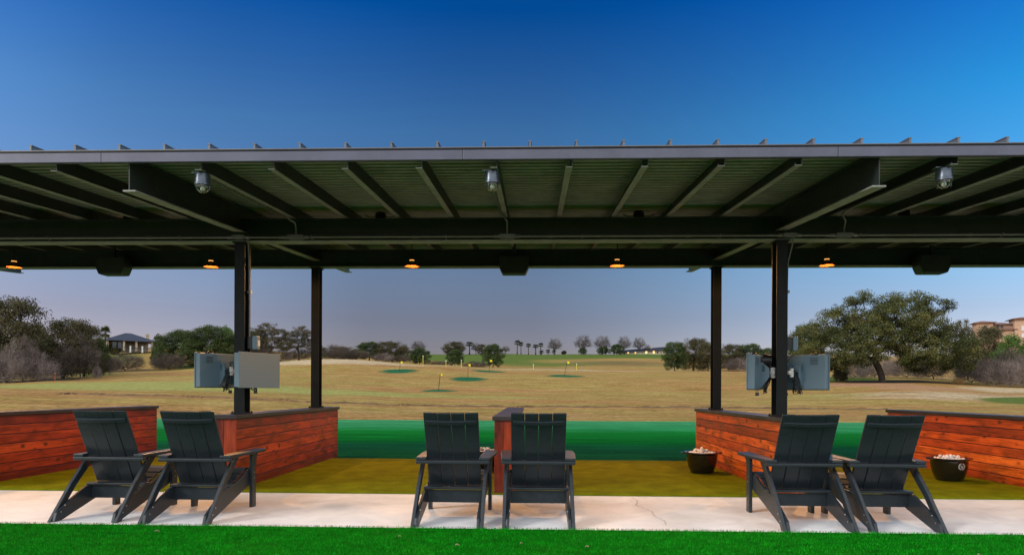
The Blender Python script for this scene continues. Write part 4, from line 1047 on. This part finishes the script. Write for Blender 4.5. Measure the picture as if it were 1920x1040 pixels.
for a in (('olive', 10, 88, 559, 150, 'tallest dark tree at the left edge of the photo'), ('olive', 118, 97, 598, 120, 'broad dark tree just right of the tallest left edge tree'), ('live', 62, 108, 612, 90, 'dark green tree in the gap between the two broad left trees'), ('olive', 158, 104, 610, 72, 'smaller brownish tree at the right end of the left thicket'),
          ('live', 188, 104, 634, 34, 'small dark green tree before the palm near the pavilion'),
          ('live', 338, 150, 620, 92, 'broad evergreen right of the small cedar by the house'), ('live', 392, 146, 612, 104, 'broad evergreen just left of the left column'), ('fresh', 425, 152, 612, 46, 'bright green tree peeking beside the left column'),
          ('live', 470, 158, 622, 60, 'dark green tree directly right of the left column'), ('olive', 645, 175, 650, 60, 'low brownish tree right of the second left column'), ('live', 692, 178, 641, 54, 'dark green rounded tree on the sandy crest'), ('olive', 735, 176, 640, 66, 'dark brownish tree at the end of the left tree line'), ('live', 598, 172, 646, 26, 'narrow green tree hard against the second left column'),
          ('live', 786, 190, 652, 42, 'dark tree below the bare tree near the marker poles'), ('live', 853, 205, 655, 34, 'dark round tree behind the middle marker poles'), ('live', 924, 215, 645, 40, 'dark round tree left of the palm row'), ('olive', 850, 380, 640, 40, 'brownish far tree on the hill left of the single tall palm'), ('olive', 905, 385, 645, 24, 'faint brown far tree right of the single tall palm'),
          ('live', 1156, 388, 645, 26, 'dark low tree between two bare hill trees'), ('live', 1092, 392, 652, 16, 'small dark bush-like tree beneath the first tall bare tree'), ('live', 1131, 392, 650, 24, 'small dark tree beneath the second tall bare tree'),
          ('live', 1265, 152, 641, 48, 'dark evergreen at the left end of the right hand grove'), ('olive', 1300, 158, 634, 62, 'tallest olive green tree of the right hand grove'), ('olive', 1327, 155, 642, 44, 'olive tree of the grove beside the slimmer right column'),
          ('olive', 1366, 168, 645, 56, 'low tree just right of the slimmer right column'), ('live', 1404, 170, 645, 62, 'low dark green tree left of the edge-on cabinet'), ('live', 1445, 165, 652, 44, 'low tree hidden behind the right column'),
          ('live', 1512, 112, 608, 62, 'evergreen behind the left side of the big oak'), ('airy', 1800, 125, 600, 52, 'thin open tree between the big oak and the hotel'), ('olive', 1848, 112, 612, 76, 'tall grey green tree before the hotel'), ('fresh', 1905, 104, 628, 74, 'bright green tree at the right edge below the hotel'), ('live', 1815, 118, 638, 56, 'green tree right of the big oak crown'), ('live', 1960, 108, 620, 90, 'green tree cut by the right edge'),
          ('live', -60, 95, 575, 120, 'dark tree cut by the left edge')):
    plant(*a, group=G)
for a in (('airy', 505, 150, 606, 84, 'tall open crowned tree right of the left column and its cabinet'), ('airy', 560, 155, 612, 66, 'tall open crowned tree just left of the second left column')): plant(*a, group='open crowned trees')
GB = 'bare grey bushes at the field edge'
for a in (('brush', 8, 82, 652, 90, 'pale bare bush low at the left edge'), ('baresmall', 42, 84, 628, 70, 'pale bare small tree rising from the left brush'), ('brush', 72, 84, 664, 74, 'pale bare bush beside the orange stake'), ('brush', -40, 84, 650, 80, 'pale bare bush cut by the left edge'),
          ('brushdark', 118, 95, 650, 66, 'dark bare bush right of the orange stake'), ('baresmall', 150, 96, 628, 74, 'tall purple grey bare bush in the left thicket'), ('brushdark', 186, 104, 660, 52, 'bare bush at the right end of the left thicket'), ('brush', 182, 90, 682, 16, 'tiny whitish bare bush on the field edge'),
          ('brushdark', 234, 138, 660, 66, 'rounded brown bare bush in front of the tiled pavilion'), ('brushdark', 206, 130, 664, 46, 'brown bare bush left of the rounded pavilion bush'), ('brushdark', 318, 142, 661, 62, 'rounded brown bare bush in front of the left evergreens'), ('brushdark', 300, 146, 662, 34, 'dark bare bush below the cedar'),
          ('brushdark', 486, 150, 645, 56, 'brown bare bush below the tall open trees, left one'), ('brush', 525, 154, 652, 50, 'pale bare bush below the tall open trees'), ('brushdark', 562, 158, 650, 48, 'brown bare bush beside the second left column'),
          ('brushdark', 628, 168, 645, 58, 'brown bare bush right of the second left column'), ('brushdark', 668, 170, 655, 56, 'low brown bare bush on the sandy crest'), ('brush', 718, 170, 660, 40, 'pale bare bush low on the crest'), ('brushdark', 752, 172, 664, 34, 'last brown bush of the crest line'),
          ('brushdark', 820, 188, 676, 50, 'low brown brush between marker poles'), ('brushdark', 890, 192, 676, 50, 'low brown brush left of the palm row'), ('brush', 1384, 158, 668, 54, 'pale brown bush beyond the right column bay'), ('brushdark', 1425, 160, 664, 50, 'brown bush left of the edge-on cabinet'),
          ('brush', 1600, 108, 668, 70, 'pale bare bush under the left of the big oak'), ('brush', 1640, 116, 660, 80, 'pale bare bush behind the oak trunk'), ('brush', 1700, 112, 668, 74, 'pale bare bush right of the oak trunk'), ('brushdark', 1750, 108, 660, 70, 'brown bare bush under the right of the big oak'),
          ('brush', 1822, 98, 660, 66, 'pale bare bush below the open tree'), ('brush', 1868, 94, 668, 74, 'pale bare bush at the right field edge'), ('brush', 1915, 92, 662, 70, 'pale bare bush at the right edge of the photo'), ('brushdark', 1890, 100, 650, 60, 'brown bush behind the right edge brush'), ('brush', 1970, 92, 660, 80, 'pale bare bush cut by the right edge')):
    plant(*a, group=GB)
plant('shrub', 1576, 100, 690, 24, 'small dark rounded shrub left of the oak trunk'); plant('straw', 1796, 92, 706, 22, 'tuft of orange straw right of the oak trunk')
plant('shrub', 1057, 396, 657, 9, 'small dark bush alone on the far hill'); plant('cedar', 296, 160, 628, 22, 'small pointed cedar right of the pavilion')
plant('shrub', 214, 200, 644, 22, 'dark bush against the left wall of the pavilion')
GH = 'bare trees on the far hill'
for a in ((775, 230, 645, 22, 'small bare tree left of the marker poles on the hill edge', 755), ):
    plant('bare', 755, 300, 645, 24, 'small bare tree at the left of the green hill', GH)
for u, v, w, lb in ((784, 638, 28, 'bare tree rising behind the dark tree by the marker poles'), (948, 648, 16, 'bare tree between the dark round tree and the palms'), (1040, 633, 27, 'bare round tree between the palm row and the tall bare pair'), (1093, 627, 33, 'tallest bare tree on the hill, right of the palms'), (1129, 628, 32, 'second tall bare tree, right of the tallest'), (1170, 629, 27, 'bare tree just left of the clubhouse roof'), (1198, 631, 25, 'bare tree standing over the clubhouse roof'), (1213, 645, 13, 'smallest bare tree behind the clubhouse roof'), (892, 642, 18, 'bare tree right of the single tall palm'), (862, 640, 22, 'bare tree left of the single tall palm')):
    plant('bare', u, 394, v, w, lb, GH)
GP = 'palm trees on the far hill'
for u, v, w, lb, k in ((880, 640, 16, 'single tall palm on the hill between brown trees', 'palm'), (969.5, 637, 12, 'leftmost palm of the row on the hill', 'palm'), (976.5, 640, 10, 'second palm of the hill row from the left', 'palm'), (990.5, 643, 11, 'third palm of the hill row from the left', 'palm'), (1004, 645, 13, 'fourth palm of the hill row from the left', 'palm'), (1013.5, 642, 11, 'tall palm right end of the hill row', 'palm'), (1015, 656, 10, 'low bushy palm at the foot of the right end palm', 'palmlow'), (1027.5, 654, 9, 'low palm left of the bare round tree', 'palmlow'), (1038, 655, 9, 'low palm under the bare round tree', 'palmlow'), (927, 645, 13, 'palm crown above the dark round tree', 'palm')):
    plant(k, u, 392, v, w, lb, GP)
plant('palm', 197, 175, 610, 20, 'tall palm left of the tiled pavilion')

# ------------------------------------------------------------------ buildings
def hip(mb, x0, x1, y0, y1, z0, z1, rx, ov=.5, th=.15):
    x0 -= ov; x1 += ov; y0 -= ov; y1 += ov; ym = (y0+y1)/2
    vs = [(x0, y0, z0), (x1, y0, z0), (x1, y1, z0), (x0, y1, z0), (x0+rx, ym, z1), (x1-rx, ym, z1)]
    vs += [(p[0], p[1], z0-th) for p in vs[:4]]
    mb.add(vs, [(0, 1, 5, 4), (1, 2, 5), (2, 3, 4, 5), (3, 0, 4), (6, 7, 1, 0), (7, 8, 2, 1), (8, 9, 3, 2), (9, 6, 0, 3), (9, 8, 7, 6)])
x, y = at(240, 205); z = tz(x, y)-.2; zb = H+(hor(240)-656)*205/F; z = min(z, zb)
t = thing('pavilion', 'open sided stone pavilion with dark hipped metal roof, far left hill', 'pavilion', (x, y, zb), math.atan2(-x, y)*1.0+.12)
mb = MB(); hip(mb, -6.4, 6.4, -5, 5, 2.65, 5.25, 6.3, .7)
r_ = mb.build('roof', M['metalroof'], t)
mb = MB(); 
for i in range(24):
    xx = -6.5+i*.565; mb.box(xx, xx+.03, -5.5, -5.44, 2.65, 2.7)
mb.build('gutter', M['metalroof'], r_)
mb = MB(); mb.box(-6.2, -1.6, 1.0, 5, -.5, 2.5); mb.box(-1.6, 6.2, 4.6, 5, -.5, 2.5); mb.box(-6.2, -5.8, -5, 1, -.5, 2.5); mb.build('wall', M['stone'], t)
for xx in (-6.0, -1.7, 1.6, 5.9):
    mb = MB(); mb.box(xx-.28, xx+.28, -5, -4.5, -.5, 2.49); mb.build('column', M['stone'], t)
mb = MB(); mb.box(5.2, 6.2, 2.6, 3.8, 2.6, 5.0, ); mb.box(5.05, 6.35, 2.45, 3.95, 5.0, 5.2); mb.box(5.3, 6.1, 2.7, 3.7, 5.2, 5.6); mb.build('chimney', M['stone'], r_)
for xx in (-.2, 3.0):
    mb = MB(); mb.box(xx-.2, xx+.2, -6.6, -6.2, -1, 1.0); mb.build('gate_post', M['white'], t)
mb = MB(); mb.box(-1.8, 6.2, -6.45, -6.35, .35, .5); mb.box(-1.8, 6.2, -6.45, -6.35, 0, .08)
for i in range(16): mb.box(-1.8+i*.53, -1.77+i*.53, -6.43, -6.37, 0, .4)
mb.build('railing', M['black'], t)
for xx in (-4.2, -2.8):
    mb = MB(); mb.box(xx-.5, xx+.5, -4.9, -4.8, .2, 2.1); mb.build('screen_panel', M['window'], t)

x, y = at(1206, 398); zb = tz(x, y)-.3
t = thing('clubhouse', 'long low clubhouse with dark roof and lit windows on the far hill', 'building', (x, y, zb), -.06)
hk = 1.0
mb = MB()
L0, L1 = -16.0, 14.2
vs = []
for xx, zr, ze in ((L0, 2.2, 1.0), (L1, 4.6, 2.6)):
    vs += [(xx, -6, ze), (xx, 0, zr+.1), (xx, 6, ze), (xx, -6, ze-.25), (xx, 0, zr-.15), (xx, 6, ze-.25)]
mb.add(vs, [(0, 6, 7, 1), (1, 7, 8, 2), (3, 4, 10, 9), (4, 5, 11, 10), (0, 1, 4, 3), (1, 2, 5, 4), (6, 9, 10, 7), (7, 10, 11, 8), (0, 3, 9, 6), (2, 8, 11, 5)])
r_ = mb.build('roof', M['darkroof'], t)
MB().box(4.0, 5.0, -2.2, -1.2, 3.0, 4.7).build('chimney', M['stone'], r_)
mb = MB(); vs = []
for xx, zr, ze in ((L0+1.5, 2.0, .95), (L1-1.2, 4.2, 2.3)):
    vs += [(xx, -5, -.5), (xx, -5, ze), (xx, 0, zr), (xx, 5, ze), (xx, 5, -.5)]
mb.add(vs, [(0, 1, 2, 3, 4), (9, 8, 7, 6, 5), (0, 5, 6, 1), (4, 3, 8, 9)]); mb.build('wall', M['stone'], t)
for xx, ww in ((-9.5, 1.0), (-5.2, .8), (1.2, 1.2), (5.6, 1.0), (7.8, 1.0), (11.6, .7)):
    mb = MB(); mb.box(xx-ww/2, xx+ww/2, -5.12, -5.0, .35, 1.25 if xx < -2 else 1.9); mb.build('window', M['winlit' if xx in (-5.2, 1.2, 5.6, -9.5) else 'window'], t)

x, y = at(1885, 330); 
def zz(v): return H+(hor(1885)-v)*330/F
t = thing('hotel', 'tan stucco hotel with brown tiled roofs and two square towers, far right', 'building', (x, y, 0), -.35)
px = 330/F
mb = MB(); zbm = tz(x, y)-1
def tower(x0, x1, y0, y1, vr, ve, nm='tower'):
    z1, z2 = zz(ve), zz(vr)
    mb = MB(); mb.box(x0, x1, y0, y1, zbm, z1-.26); w_ = mb.build('wall', M['stucco'], t)
    mb = MB(); hip(mb, x0, x1, y0, y1, z1, z2, (x1-x0)/2+.7, 1.4, .25); mb.build('roof', M['tile'], t)
    return w_
tower(-13.2, -6.2, -4, 4, 600.5, 604.5); tower(2.4, 11.5, -5, 4, 595.5, 599.5)
tower(-6.1, 2.3, -1.5, 6, 603.5, 608.0); tower(-3.5, 2.3, -4.0, -1.6, 614, 618.5)
tower(11.6, 26, -2, 6, 604, 609)
for (xx, yy, v0_, v1_, ww, m_) in ((-9.7, -4, 616, 610, 1.2, 'window'), (-3.6, -1.5, 615, 609.5, 1.0, 'window'), (-1.9, -1.5, 615, 609.5, 1.0, 'window'), (6.2, -5, 622, 613, 2.2, 'shutter'), (5.9, -5, 634, 627, 1.4, 'shutter'), (-9.7, -4, 630, 624, 1.4, 'window'), (15, -2, 620, 613, 2, 'window'), (20, -2, 620, 613, 2, 'window')):
    mb = MB(); mb.box(xx-ww/2, xx+ww/2, yy-.10, yy, zz(v0_), zz(v1_)); fr = mb.build('window', M[m_], t)
    mb = MB(); mb.box(xx-ww/2-.12, xx+ww/2+.12, yy-.2, yy-.101, zz(v0_)-.2, zz(v0_)); mb.build('sill', M['stucco'], fr)
